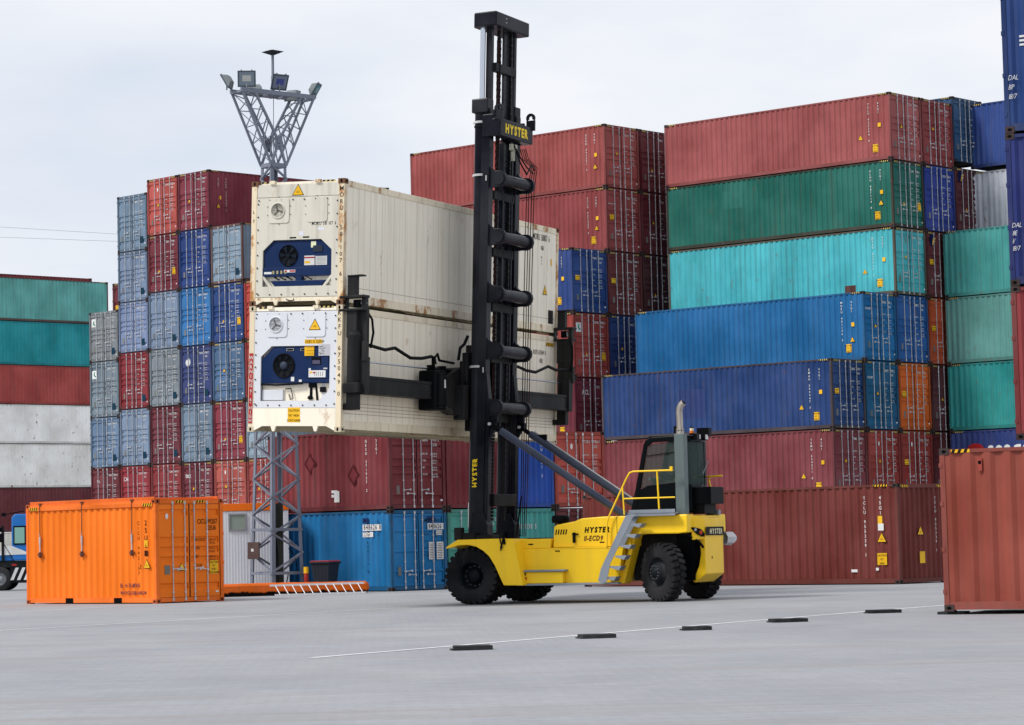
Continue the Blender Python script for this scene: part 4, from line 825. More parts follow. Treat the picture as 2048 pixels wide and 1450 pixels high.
tp('vent_slot',BLK,lambda mb: mb.box(-2.62,-2.5,1.42,1.437,1.39,1.42)); tp('vent_slot',BLK,lambda mb: mb.box(-4.43,-4.31,1.35,1.364,1.40,1.43))
tp('door_handle',BLK,lambda mb: mb.box(-3.32,-3.2,1.44,1.46,1.22,1.245))
tp('panel_seam',BLK,lambda mb: mb.bar((-2.14-.16,1.866-.41,1.50),(-2.36,1.866-.41,.80),.014,.014))
tp('body_ledge',Y,lambda mb: (mb.tube((-3.7,1.42,1.30),(-4.5,1.42,1.30),.02,6),mb.box(-4.9,-3.06,1.36,1.46,1.285,1.31)))
tp('side_step',GV,[lambda mb: mb.box(-3.52,-2.3,1.44,1.66,.755,.80),lambda mb: mb.box(-4.85,-2.25,1.40,1.62,.43,.475)],bevel=.005)
tp('step_box',Y,lambda mb: mb.box(-3.45,-2.38,1.44,1.6,.475,.752),bevel=.02)
tp('emergency_button',[M_red,BLK],lambda mb: (mb.tube((-2.47,1.6,.60),(-2.47,1.63,.60),.045,12,0),mb.tube((-2.47,1.6,.70),(-2.47,1.615,.70),.03,10,1)))
tp('front_frame',NV2,lambda mb: (mb.box(-2.4,-.35,-.9,.9,.55,1.5),mb.box(-2.3,-.7,-.95,.95,1.5,1.56),mb.tube((-1.12,-1.2,.685),(-1.12,1.2,.685),.2,12)),bevel=.01)
tp('air_intake',BLK,lambda mb: (mb.lathe([(0,.06),(.12,.07),(.12,.19),(.14,.21),(.2,.22),(.27,.21),(.30,.17),(.31,0)],(-3.10,.85,1.78),(0,0,1),18),mb.path([(-3.1,.85,1.85),(-3.08,.85,1.7),(-3.15,.9,1.55)],.075,10)))
tp('deck_lamp',BLK,lambda mb: mb.box(-2.95,-2.7,-.3,.1,1.53,1.66),bevel=.02)
tp('mirror_bracket',BLK,lambda mb: (mb.tube((-3.62,1.38,1.62),(-3.78,1.40,1.62),.02,6),mb.box(-3.7,-3.64,1.37,1.42,1.42,1.66)))
tp('hose_stub',BLK,lambda mb: (mb.path([(-1.95,1.87,1.7),(-1.98,1.9,1.5),(-2.02,1.9,1.36),(-1.98,1.9,1.28)],.018,6),mb.path([(-2.05,1.87,1.6),(-2.03,1.9,1.45),(-1.98,1.9,1.33)],.018,6),mb.tube((-2.06,1.88,1.62),(-2.08,1.88,1.42),.03,8)))
def decal(name,mat,fn): mb=MB(); fn(mb); return mb.obj(name,[mat] if not isinstance(mat,list) else mat,TR,recalc=False)
M_dy=plain('decal_yellow',(250,214,34),.95,.5); Mdec=plain('decal_black',(20,18,16),1,.5); Mbrn=plain('decal_brown',(96,44,16),1,.5)
decal('maker_lettering',Mdec,lambda mb: mb.text('HYSTER',(-3.93,1.3655,1.655),(-1,0,0),(0,0,1),.17,0,.055,slant=.22,sx=.84,gap=.12))
decal('model_lettering',Mbrn,lambda mb: mb.text('11-ECD9',(-3.91,1.3655,1.46),(-1,0,0),(0,0,1),.165,0,.035,slant=.22,sx=.78,gap=.12))
# --- rear body
tp('rear_body',Y,lambda mb: (mb.prism([(-5.05,2.02),(-6.5,2.02),(-6.5,1.60),(-6.25,1.575),(-5.35,1.585),(-5.21,1.56),(-4.88,.44),(-4.74,.44),(-4.95,1.1),(-5.0,1.3)],'y',.85,1.3),mb.prism([(-5.05,2.02),(-6.5,2.02),(-6.5,1.60),(-6.25,1.575),(-5.35,1.585),(-5.21,1.56),(-4.88,.44),(-4.74,.44),(-4.95,1.1),(-5.0,1.3)],'y',-1.3,-.85),mb.box(-6.3,-5.02,-.85,.85,1.7,1.98)),bevel=.03)
tp('counterweight',Y,lambda mb: (mb.prism([(-5.9,1.28),(-6.34,1.24),(-6.56,.95),(-6.66,.6),(-6.68,0),(-6.66,-.6),(-6.56,-.95),(-6.34,-1.24),(-5.9,-1.28)],'z',1.60,1.93),mb.prism([(-6.45,.9),(-6.5,1.03),(-6.56,.95),(-6.66,.6),(-6.68,0),(-6.66,-.6),(-6.56,-.95),(-6.45,-.9)],'z',1.42,1.62),mb.prism([(-5.9,1.22),(-6.32,1.18),(-6.52,.92),(-6.6,.6),(-6.62,0),(-6.6,-.6),(-6.52,-.92),(-6.32,-1.18),(-5.9,-1.22)],'z',1.9,1.99)),bevel=.03)
tp('counterweight_leg',Y,lambda mb: mb.prism([(-6.675,1.5),(-6.675,.62),(-6.40,.42),(-6.34,.44),(-6.50,.8),(-6.56,1.1),(-6.52,1.5)],'y',-.62,.62),bevel=.02)
tp('arch_shade_box',BLK,lambda mb: mb.box(-6.42,-5.08,-.66,.66,.48,1.66))  # added black box: paints in the shade inside the rear wheel arches
tp('arch_trim',BLK,lambda mb: mb.path([(-6.3,1.24,1.575),(-6.42,1.1,1.53),(-6.52,.95,1.46),(-6.6,.78,1.36),(-6.64,.66,1.24)],.03,8))
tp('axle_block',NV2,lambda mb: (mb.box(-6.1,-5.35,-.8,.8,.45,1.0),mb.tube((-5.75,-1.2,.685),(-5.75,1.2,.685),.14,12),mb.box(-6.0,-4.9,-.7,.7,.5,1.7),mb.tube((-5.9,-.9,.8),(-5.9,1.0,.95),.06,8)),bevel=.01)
def lamp(mb):
    P=[(-6.47,1.07,1.715),(-6.55,.965,1.71),(-6.62,.76,1.67),(-6.665,.63,1.57),(-6.665,.63,1.49),(-6.63,.74,1.49),(-6.56,.93,1.56)]
    n_=Vector((-.8,.55,.1)).normalized()*.02
    mb.add([Vector(p)+n_ for p in P],[tuple(range(7))],0)
    mb.lathe([(0,.05),(.012,.045),(.022,0)],Vector((-6.615,.775,1.585))+n_,(-.82,.57,0),14,1); mb.lathe([(0,.04),(.012,.03),(.018,0)],Vector((-6.55,.945,1.655))+n_,(-.8,.6,0),12,2)
tp('tail_lamp',[BLK,plain('amber_lens',(196,70,24),.95,.2),plain('clear_lens',(190,190,196),.9,.2)],lamp)
decal('name_plate',[BLK,paint('plate_white',(236,230,190),.9,.05,0)],lambda mb: (mb.rect((-6.694,.58,1.52),(0,-1,0),(0,0,1),1.2,.2,0),mb.text('HYSTER',(-6.697,.34,1.56),(0,-1,0),(0,0,1),.165,1,.035,slant=.12,sx=1.2,gap=.14)))
tp('bolt_hole',BLK,lambda mb: (mb.lathe([(0,.0),(0,.035)],(-6.678,.18,1.0),(-1,0,0),10)))
tp('lens_cover',plain('milky_white',(214,214,222),.9,.4),lambda mb: mb.lathe([(0,.16),(.2,.17),(.32,.08),(.33,0)],(-6.55,-1.02,1.44),(-.55,-.83,0),7,sm=False))
# --- wheels: hub > tyre (with rim inside)
def wheel(x,y,steer,dish,parent=TR,r=.685,w_=.375,side=1):
    M=Matrix.Translation((x,y,r))@Matrix.Rotation(steer,4,'Z')@Matrix.Rotation(0 if side>0 else math.pi,4,'Z')
    mb=MB(); mb.T=M; h=w_/2
    mb.lathe([(-h,.36),(-h,.46),(-h*1.0,.56),(-h*.93,.615),(-h*.86,.635),(h*.86,.635),(h*.93,.615),(h,.56),(h,.46),(h*.97,.40),(h*.9,.355)],(0,0,0),(0,1,0),40,0)
    n=26
    for i in range(n):
        for s_ in (-1,1):
            a=2*math.pi*(i+(.5 if s_>0 else 0))/n; T=M@Matrix.Rotation(a,4,'Y'); mb.T=T
            mb.add([(-.052,s_*h*.93,.575),(.052,s_*h*.93,.575),(.06,s_*h*1.0,.60),(-.045,s_*h*1.0,.60),(-.045,s_*h*.9,r),(.045,s_*h*.9,r),(.075,s_*.015,r),(-.01,s_*.015,r),(.085,s_*.01,.62),(-.03,s_*.01,.62)],[(0,1,5,4),(4,5,6,7),(1,5,6,8),(0,4,7,9),(0,1,2,3),(6,7,9,8),(3,2,5,4)],0)
    mb.T=M
    ty=mb.obj('wheel',[RUBB],parent,recalc=True)
    mb=MB(); mb.T=M
    if dish: mb.lathe([(h*.9,.365),(h*.8,.33),(h*.1,.30),(-h*.5,.29),(-h*.55,.18),(-h*.1,.17),(h*.15,.15),(h*.2,.0)],(0,0,0),(0,1,0),28,0)
    else: mb.lathe([(h*.85,.36),(h*.6,.31),(h*.3,.24),(h*1.1,.22),(h*1.25,.19),(h*1.25,.12),(h*1.5,.11),(h*1.55,0)],(0,0,0),(0,1,0),28,0)
    for i in range(12):
        a=i*math.pi/6; rr=.155 if not dish else .24; yy=h*1.25 if not dish else -h*.5
        mb.tube((rr*math.cos(a),yy,rr*math.sin(a)),(rr*math.cos(a),yy+.03,rr*math.sin(a)),.014,6,1)
    mb.obj('rim',[RIM,plain('wheel_nut',(110,110,112),.8,.4)],ty); return ty
for s_ in (1,-1):
    for yy in (1.60,1.17): wheel(-1.12,s_*yy,0,True,side=s_)
    wheel(-5.84,s_*1.22,R(-33),False,side=s_)
# --- ladder, platform, rails
def ladder(mb):
    for y0 in (1.40,1.72): mb.prism([(-5.42,2.03),(-5.30,2.06),(-5.14,2.02),(-4.48,.80),(-4.40,.52),(-4.52,.46),(-4.62,.50),(-4.72,.92),(-5.32,1.98)],'y',y0,y0+.02)
    for i in range(6): z_=.58+i*.245; x_=-4.60-i*.135; mb.prism([(x_-.26,z_+.03),(x_+.03,z_+.03),(x_+.03,z_-.01),(x_-.19,z_-.07)],'y',1.42,1.72)
tp('ladder',GV,ladder)
tp('platform',GV,lambda mb: (mb.box(-6.28,-5.1,.76,1.5,2.04,2.075),mb.box(-6.28,-5.12,1.48,1.5,2.0,2.15)),bevel=.004)
tp('handrail',Y,lambda mb: (mb.path([(-4.53,1.47,1.3),(-4.55,1.47,1.85),(-4.61,1.47,2.02),(-5.08,1.47,2.90),(-5.16,1.47,3.02),(-5.25,1.47,3.05),(-6.22,1.47,3.05)],.022,8),mb.tube((-4.97,1.47,2.72),(-5.0,1.47,2.05),.02,8),mb.tube((-5.85,1.47,3.05),(-5.88,1.47,2.1),.022,8),mb.tube((-5.0,1.47,2.42),(-6.28,1.47,2.42),.018,8),mb.box(-6.24,-6.18,1.44,1.5,3.03,3.14)))
tp('handrail',Y,lambda mb: (mb.path([(-6.45,-.55,2.0),(-6.45,-.55,2.55),(-6.38,-.55,2.8),(-6.4,-.55,2.92),(-6.72,-.55,2.93)],.024,8),mb.tube((-6.4,-.55,2.92),(-5.9,-.75,2.92),.02,8)))
tp('rear_bracket',GV,lambda mb: mb.box(-6.62,-6.3,-.66,-.5,2.0,2.12),bevel=.004)
# --- exhaust
def mesh_mat():
    m,t,b=principled('perforated_guard',(.3,.33,.36,1),.5,.3); L=t.links.new; tc=N(t,'ShaderNodeTexCoord'); mp=N(t,'ShaderNodeMapping'); mp.inputs['Rotation'].default_value=(0,R(90),0)
    br=N(t,'ShaderNodeTexChecker'); br.inputs['Scale'].default_value=55; br.inputs[1].default_value=(.19,.235,.235,1); br.inputs[2].default_value=(.07,.09,.09,1); L(tc.outputs['Object'],mp.inputs[0]); L(mp.outputs[0],br.inputs[0]); L(br.outputs[0],b.inputs['Base Color']); return m
tp('exhaust_guard',mesh_mat(),lambda mb: mb.box(-6.44,-6.20,.98,1.22,2.0,3.90),bevel=.01)
def exh(mb):
    mb.tube((-6.31,1.1,3.88),(-6.31,1.1,4.02),.095,14,0); mb.path([(-6.31,1.1,4.0),(-6.31,1.1,4.22),(-6.30,1.1,4.40),(-6.315,1.1,4.50),(-6.36,1.1,4.58),(-6.42,1.1,4.63)],.077,14,0)
    for k in range(8): a=k*math.pi/4; mb.tube((-6.31+.097*math.cos(a),1.1+.097*math.sin(a),3.98),(-6.31+.09*math.cos(a),1.1+.09*math.sin(a),3.98),.018,6,1)
    mb.lathe([(0.002,0),(.002,.066)],(-6.423,1.1,4.632),(-.76,0,.64),14,1)
tp('exhaust_pipe',[paint('exhaust_steel',(190,182,172),.9,.5,.2,.35,metal=.7,dcol=(.15,.1,.07,1),sscale=4),M_hole],exh)
# --- cab
CABM=plain('cab_black',(9,13,16),1,.3); GLS=glass('cab_glass',(186,204,200),.06)
cp=[(-4.86,2.10),(-5.0,2.62),(-5.24,3.70),(-5.33,3.82),(-5.45,3.86),(-6.18,3.89),(-6.2,2.10)]
def cabframe(mb):
    for y0 in (.70,-.76):
        y1=y0+.06
        mb.prism([(-4.86,2.10),(-5.0,2.62),(-5.24,3.70),(-5.34,3.70),(-5.12,2.62),(-5.02,2.10)],'y',y0,y1)
        mb.box(-6.2,-6.02,y0,y1,2.1,3.86); mb.prism([(-5.22,3.66),(-5.30,3.80),(-5.45,3.86),(-6.2,3.88),(-6.2,3.75),(-5.48,3.74),(-5.36,3.66)],'y',y0,y1)
        mb.prism([(-4.88,2.12),(-5.01,2.66),(-5.12,2.64),(-5.35,2.74),(-6.05,2.80),(-6.05,2.12)],'y',y0+.01,y1-.01)
    mb.box(-6.18,-5.36,-.72,.72,3.80,3.9); mb.box(-6.2,-4.9,-.74,.74,2.06,2.14); mb.prism([(-4.89,2.12),(-4.98,2.5),(-5.04,2.5),(-4.95,2.12)],'y',-.7,.7)
tp('cab_frame',CABM,cabframe,bevel=.015)
tp('window_divider',CABM,lambda mb: mb.tube((-5.28,.745,3.42),(-6.03,.745,3.5),.012,6))
tp('side_window',GLS,lambda mb: mb.prism([(-5.06,2.66),(-5.28,3.68),(-6.1,3.76),(-6.1,2.8)],'y',.718,.724))
tp('side_window',GLS,lambda mb: mb.prism([(-5.06,2.66),(-5.28,3.68),(-6.1,3.76),(-6.1,2.8)],'y',-.742,-.736))
tp('rear_window',glass('rear_glass',(150,176,170),.12),lambda mb: mb.prism([(-6.2,.66),(-6.3,.45),(-6.34,0),(-6.3,-.45),(-6.2,-.66),(-6.19,-.6),(-6.29,-.4),(-6.33,0),(-6.29,.4),(-6.19,.6)],'z',2.72,3.74))
tp('rear_roof_lip',CABM,lambda mb: mb.prism([(-6.15,.72),(-6.34,.5),(-6.4,0),(-6.34,-.5),(-6.15,-.72)],'z',3.74,3.88),bevel=.01)
tp('rear_sill',CABM,lambda mb: mb.prism([(-6.15,.72),(-6.34,.5),(-6.4,0),(-6.34,-.5),(-6.15,-.72)],'z',2.1,2.72),bevel=.01)
tp('rear_pillar',CABM,[lambda mb: mb.box(-6.3,-6.22,-.62,-.5,2.7,3.75),lambda mb: mb.box(-6.3,-6.26,.28,.34,2.72,3.6)])
tp('wiper',plain('wiper_grey',(130,136,140),.9,.4),lambda mb: mb.bar((-6.36,-.2,2.98),(-6.36,-.6,3.3),.018,.018))
tp('rear_box',BLK,lambda mb: (mb.box(-6.78,-6.3,-.45,.42,2.26,2.66),mb.box(-6.6,-6.3,-.4,.4,2.03,2.3)),bevel=.01)
tp('beacon',[plain('beacon_amber',(230,120,40),1,.2),plain('beacon_white',(230,220,190),1,.3),BLK],lambda mb: (mb.tube((-6.28,.25,3.9),(-6.28,.25,3.94),.06,10,2),mb.tube((-6.28,.25,3.94),(-6.28,.25,4.0),.052,12,0),mb.tube((-6.28,.25,4.0),(-6.28,.25,4.06),.05,12,1),mb.tube((-6.28,.25,4.06),(-6.28,.25,4.09),.045,12,2)))
tp('work_lamp',[BLK,M_white],lambda mb: (mb.box(-6.46,-6.36,-.35,-.15,3.78,3.93,0),mb.box(-6.475,-6.46,-.33,-.17,3.80,3.91,1)),bevel=0)
tp('work_lamp',[BLK,M_white],lambda mb: (mb.box(-6.46,-6.36,.15,.4,3.78,3.92,0),mb.box(-6.475,-6.46,.18,.24,3.80,3.90,1),mb.box(-6.5,-6.2,-.5,-.3,3.88,4.08,0)),bevel=0)
tp('roof_camera',BLK,lambda mb: (mb.box(-6.22,-6.1,.82,.98,3.9,4.10),mb.box(-6.2,-6.12,.7,.84,3.88,3.95)),bevel=.02)
tp('driver_seat',SEATM,lambda mb: (mb.box(-5.95,-5.55,-.35,.15,2.45,2.58),mb.prism([(-5.86,2.5),(-6.0,3.15),(-6.08,3.15),(-5.98,2.45)],'y',-.32,.12),mb.box(-5.9,-5.6,-.25,.05,2.14,2.45),mb.prism([(-6.0,3.15),(-6.03,3.4),(-6.09,3.4),(-6.08,3.15)],'y',-.22,.02)),bevel=.03)
tp('steering_column',[BLK,plain('wheel_grey',(150,152,156),.8,.4)],lambda mb: (mb.prism([(-5.08,2.14),(-5.12,2.6),(-5.2,2.86),(-5.3,2.9),(-5.38,2.8),(-5.28,2.5),(-5.22,2.14)],'y',-.25,.1),mb.box(-5.16,-5.1,-.3,.14,2.86,2.92,1)),bevel=.01)
def swheel(mb):
    c=Vector((-5.36,-.1,2.96)); ax=Vector((-.5,0,.86)).normalized(); a=ax.orthogonal().normalized(); b=ax.cross(a); mb.path([c+(a*math.cos(k*math.pi/10)+b*math.sin(k*math.pi/10))*.19 for k in range(21)],.014,6); mb.bar(c-a*.18,c+a*.18,.02,.02)
tp('steering_wheel',BLK,swheel)
# --- mast (vertices sheared backwards, as the whole mast is tilted)
for s_ in (1,-1):
    def rail(mb,s=s_):
        y0,y1=sorted((s*.66,s*.92)); 
        mb.box(-.99,-.70,y0,y1,1.25,12.05); mb.box(-1.09,-.99,y0+.03,y1-.03,1.25,4.8)
        mb.prism([(-1.09,4.8),(-.98,4.8),(-.98,5.6),(-1.0,5.6)],'y',y0+.03,y1-.03)
        mb.prism([(-.60,1.15),(-1.15,1.15),(-1.12,1.9),(-1.0,2.2),(-.7,2.2)],'y',min(s*.62,s*.95),max(s*.62,s*.95))
    tp('mast_upright',NV,rail,bevel=.02,shear=MS)
    tp('lift_cylinder',NV,lambda mb,s=s_: (mb.tube((-.70,s*.80,1.3),(-.70,s*.80,12.0),.145,20),[mb.tube((-.70,s*.80,z_),(-.70,s*.80,z_+.05),.165,16) for z_ in (11.6,11.95)]),shear=MS)
    tp('cylinder_clamp',paint('clamp_steel',(190,192,190),.9,.2,.05,.4),[lambda mb,s=s_,z_=z_: (mb.tube((-.70,s*.80,z_),(-.70,s*.80,z_+.055),.175,16),mb.box(-.95,-.50,s*.80-.04,s*.80+.04,z_+.01,z_+.045),mb.tube((-.93,s*.93,z_-.13),(-.93,s*.93,z_),.018,6)) for z_ in (5.72,10.4,11.7)],shear=MS)
    tp('cylinder_rod',CHR,lambda mb,s=s_: mb.tube((-.72,s*.80,12.0),(-.72,s*.80,14.1),.066,14),shear=MS)
    tp('inner_upright',NV,lambda mb,s=s_: (mb.box(-.93,-.78,min(s*.60,s*.74),max(s*.60,s*.74),2.2,14.15)),bevel=.01,shear=MS)
tp('upright_head',NV,[lambda mb: mb.box(-.96,-.52,.62,.98,11.95,12.3),lambda mb: mb.box(-.96,-.52,-.98,-.62,11.95,12.3)],bevel=.03,shear=MS)
def topbeam(mb): mb.prism([(-.48,.82),(-.56,.98),(-.95,1.0),(-1.16,.98),(-1.16,-.98),(-.95,-1.0),(-.56,-.98),(-.48,-.82)],'z',14.07,14.42)
tp('top_crossbeam',NV,topbeam,bevel=.03,shear=MS)
tp('beam_slots',M_white,lambda mb: [mb.box(-1.165,-1.155,.36,.44,z_,z_+.015) for z_ in (14.2,14.3)],shear=MS)
tp('name_beam',NV,lambda mb: (mb.box(-1.30,-1.06,-.98,.95,11.35,11.78),mb.box(-1.20,-1.1,.6,.95,11.78,12.0),mb.box(-1.1,-.8,.86,.95,11.35,11.9),mb.box(-1.1,-.8,-.95,-.86,11.35,11.9)),bevel=.02,shear=MS)
def lug(mb,y0,f_=-1.24):
    n=16
    for i in range(n):
        a0,a1=R(-30+240*i/n),R(-30+240*(i+1)/n)
        mb.add([(f_+x_,y,12.02+z_) for y in (y0,y0+.05) for x_,z_ in ((.12*math.cos(a0),.12*math.sin(a0)),(.12*math.cos(a1),.12*math.sin(a1)),(.05*math.cos(a1),.05*math.sin(a1)),(.05*math.cos(a0),.05*math.sin(a0)))],[(0,1,2,3),(4,5,6,7),(0,1,5,4),(2,3,7,6)])
    mb.box(f_-.12,f_+.11,y0,y0+.05,11.7,11.96)
for y0 in (.9,-.99): tp('lifting_lug',NV,lambda mb,y=y0: lug(mb,y),shear=MS)
o=decal('maker_lettering',M_dy,lambda mb: mb.text('HYSTER',(-1.305,.66,11.46),(0,-1,0),(0,0,1),.30,0,.05,slant=.0,sx=1.0,gap=.12)); 
for v in o.data.vertices: v.co.x-=.0438*v.co.z
# vertical maker lettering on the near lift cylinder, curved round it
mb=MB(); mb.text('HYSTER',(0,0,0),(0,0,1),(1,0,0),.17,0,.045,slant=0,sx=.95,gap=.12)
vv=[]
for x_,y_,z_ in mb.v:
    th=(x_-.085)/.149; vv.append((-.70+.163*math.sin(th-.25),.80+.163*math.cos(th-.25),2.82+z_))
mb.v=[(x_-.0438*z_,y_,z_) for x_,y_,z_ in vv]; mb.obj('maker_lettering',[M_dy],TR,recalc=False)
mb=MB(); mb.box(-.60,-.575,.86,.90,1.85,2.45); o=mb.obj('white_strip_label',[M_white],TR)
for v in o.data.vertices: v.co.x-=.0438*v.co.z
def chain(mb,y0):
    z_=2.0; i=0
    while z_<14.05: 
        w_=.05 if i%2 else .085; mb.box(-.99,-.90,y0-w_/2,y0+w_/2,z_,z_+.075); z_+=.085; i+=1
for y0 in (.34,-.34): tp('lift_chain',plain('chain_grease',(40,38,40),.9,.4),lambda mb,y=y0: chain(mb,y),shear=MS)
tp('carriage_panel',NV,lambda mb: (mb.box(-.93,-.86,-.52,.10,4.3,11.3),mb.box(-1.0,-.93,-.5,-.42,4.3,11.3),mb.box(-1.0,-.93,.02,.1,4.3,11.3)),bevel=.008,shear=MS)
tp('upper_panel',NV,lambda mb: (mb.box(-.92,-.86,-.5,-.02,11.3,14.1)),bevel=.008,shear=MS)
tp('inner_crossmember',NV2,[lambda mb,z_=z_: mb.box(-1.0,-.85,-.6,.6,z_,z_+.22) for z_ in (4.4,5.85,7.1,8.45,9.85,13.0)],bevel=.02,shear=MS)
tp('lower_crossmember',NV2,lambda mb: mb.box(-1.16,-1.06,-.66,.66,2.35,2.65),bevel=.015,shear=MS)
for zc in (10.3,8.89,7.49,6.11,4.73):
    def ct(mb,z=zc):
        mb.tube((-1.24,.90,z+.0),(-1.24,-.92,z+.0),.145,20); mb.lathe([(0,.145),(.02,.135),(.025,0)],(-1.24,-.92,z),(0,-1,0),20)
        for y0 in (.76,-.86):
            P=[(-.75,z-.20),(-1.0,z-.20),(-1.12,z-.19)]+[(-1.24+.2*math.cos(a),z+.2*math.sin(a)) for a in [R(-90-22.5*k) for k in range(9)]]+[(-1.12,z+.2),(-1.02,z+.28),(-.96,z+.42),(-.75,z+.42)]
            mb.prism(P,'y',y0,y0+.10)
    tp('cross_tube',NV,ct,bevel=.008,shear=MS)
tp('cylinder_gusset',NV,[lambda mb,y0=y0: mb.prism([(-.8,4.9),(-1.3,4.75),(-1.28,4.45),(-1.22,4.2),(-1.1,4.0),(-.8,3.7)],'y',y0,y0+.08) for y0 in (.74,-.82)],bevel=.01,shear=MS)
# tilt cylinders
for s_ in (1,-1):
    zt,xt=(4.34,-1.30) if s_>0 else (4.30,-1.36)
    def tc_(mb,s=s_):
        a=Vector((xt,s*.8,zt)); b=Vector((-5.0,s*.8,1.86)); d=b-a
        mb.tube(a+d*.07,b,.088,16,0); mb.tube(a+d*.30,a+d*.305,.094,16,0); mb.tube(a,a+d*.08,.055,12,1); mb.box(xt-.13,xt+.07,s*.8-.08,s*.8+.08,zt-.1,zt+.1,1); mb.tube((xt,s*.8-.12,zt),(xt,s*.8+.12,zt),.04,10,2)
        if s<0: mb.tube(a+d*.1+Vector((0,0,.13)),a+d*.9+Vector((0,0,.13)),.018,6,3); mb.box(xt-.7,xt-.45,s*.8-.03,s*.8+.03,zt-.38,zt-.2,1)
    tp('tilt_cylinder',[paint('cylinder_grey',(52,60,80),.9,.2,0,.28),BLK,M_rod,M_rod],tc_)
# hoses at the far side of the mast
for k in range(4):
    tp('hydraulic_hose',[BLK,plain('hose_red',(74,34,32),.8,.5)][k%2],lambda mb,k=k: mb.path([(-1.15-.05*k,-.55,11.2),(-1.2-.05*k,-.62,10.95),(-1.34-.04*k,-.85-.02*k,10.75),(-1.16-.07*k,-.95,10.2),(-1.14-.065*k,-.95,7.5),(-1.14-.06*k,-.95,4.0),(-1.14-.05*k,-.95,1.6)],.012,6),shear=MS)
for k in range(3):
    tp('hydraulic_hose',[BLK,plain('hose_red',(92,44,40),.8,.5)][k%2],lambda mb,k=k: mb.path([(-.97-.02*k,.50-.05*k,13.7),(-.98,.50-.05*k,8.0),(-.97,.50-.05*k,4.5)],.012,6),shear=MS)
tp('hydraulic_hose',BLK,lambda mb: (mb.path([(-1.35,.35,11.3),(-1.5,.2,10.75),(-1.5,-.2,10.5),(-1.45,-.6,10.8),(-1.38,-.9,10.7)],.02,6),mb.path([(-1.33,.2,11.2),(-1.45,.1,10.9),(-1.45,-.3,10.7),(-1.4,-.8,10.6)],.018,6)),shear=MS)
tp('valve_block',paint('valve_cream',(190,190,170),.9,.5,.3),lambda mb: (mb.box(-1.38,-1.3,.12,.42,11.05,11.2),mb.box(-1.36,-1.3,.2,.3,10.8,11.05),mb.tube((-1.36,.38,10.85),(-1.36,.38,11.0),.03,6)),shear=MS)
tp('mast_foot',NV2,[lambda mb: (mb.box(-.95,-.45,.5,1.15,1.54,1.72),mb.box(-.62,-.42,1.0,1.2,1.54,1.85),mb.box(-1.4,-.95,.6,1.1,1.54,1.66)),lambda mb: mb.box(-.95,-.45,-1.1,-.5,1.54,1.72)],bevel=.02)
tp('mast_prop',NV2,lambda mb: mb.bar((-1.3,-.5,1.55),(-1.45,-.55,2.6),.04,.04))
# --- spreader
def arm(mb,s):
    Yb=lambda a,b_: (min(s*a,s*b_),max(s*a,s*b_))
    f0,f1=-.42,-.08
    mb.box(f0+.12,f1,*Yb(5.87,6.03),7.15,7.60); mb.box(f0-.04,f1,*Yb(5.83,6.05),7.585,7.62)
    mb.box(f0-.12,f1+.16,*Yb(5.8,6.12),7.09,7.15); mb.box(f0-.12,f1+.18,*Yb(5.8,6.12),6.80,6.85)
    for a,b_ in ((f0-.1,f0-.0),(f1+.06,f1+.16)): mb.box(a,b_,*Yb(5.82,5.98),6.85,7.09)
    mb.box(f0+.08,f1,*Yb(5.84,6.06),6.2,6.80); mb.box(f0-.12,f0+.1,*Yb(5.80,5.92),5.75,6.80)
    mb.box(f0-.14,f0-.02,*Yb(5.84,5.98),5.65,6.1)
    mb.lathe([(0,.15),(.0,.16),(1.12,.16),(1.14,.175),(1.2,.175),(1.2,.15),(1.26,.15)],(-.24,s*5.96,5.08),(0,0,1),20)
    mb.box(f0-.02,f1+.03,*Yb(5.79,6.13),4.93,5.16); mb.box(f0+.06,f1-.02,*Yb(5.84,6.06),4.55,4.93); mb.box(f1-.08,f1+.12,*Yb(5.84,6.02),4.56,4.7)
    mb.box(f0-.1,f0+.12,*Yb(5.7,5.95),4.9,5.75)
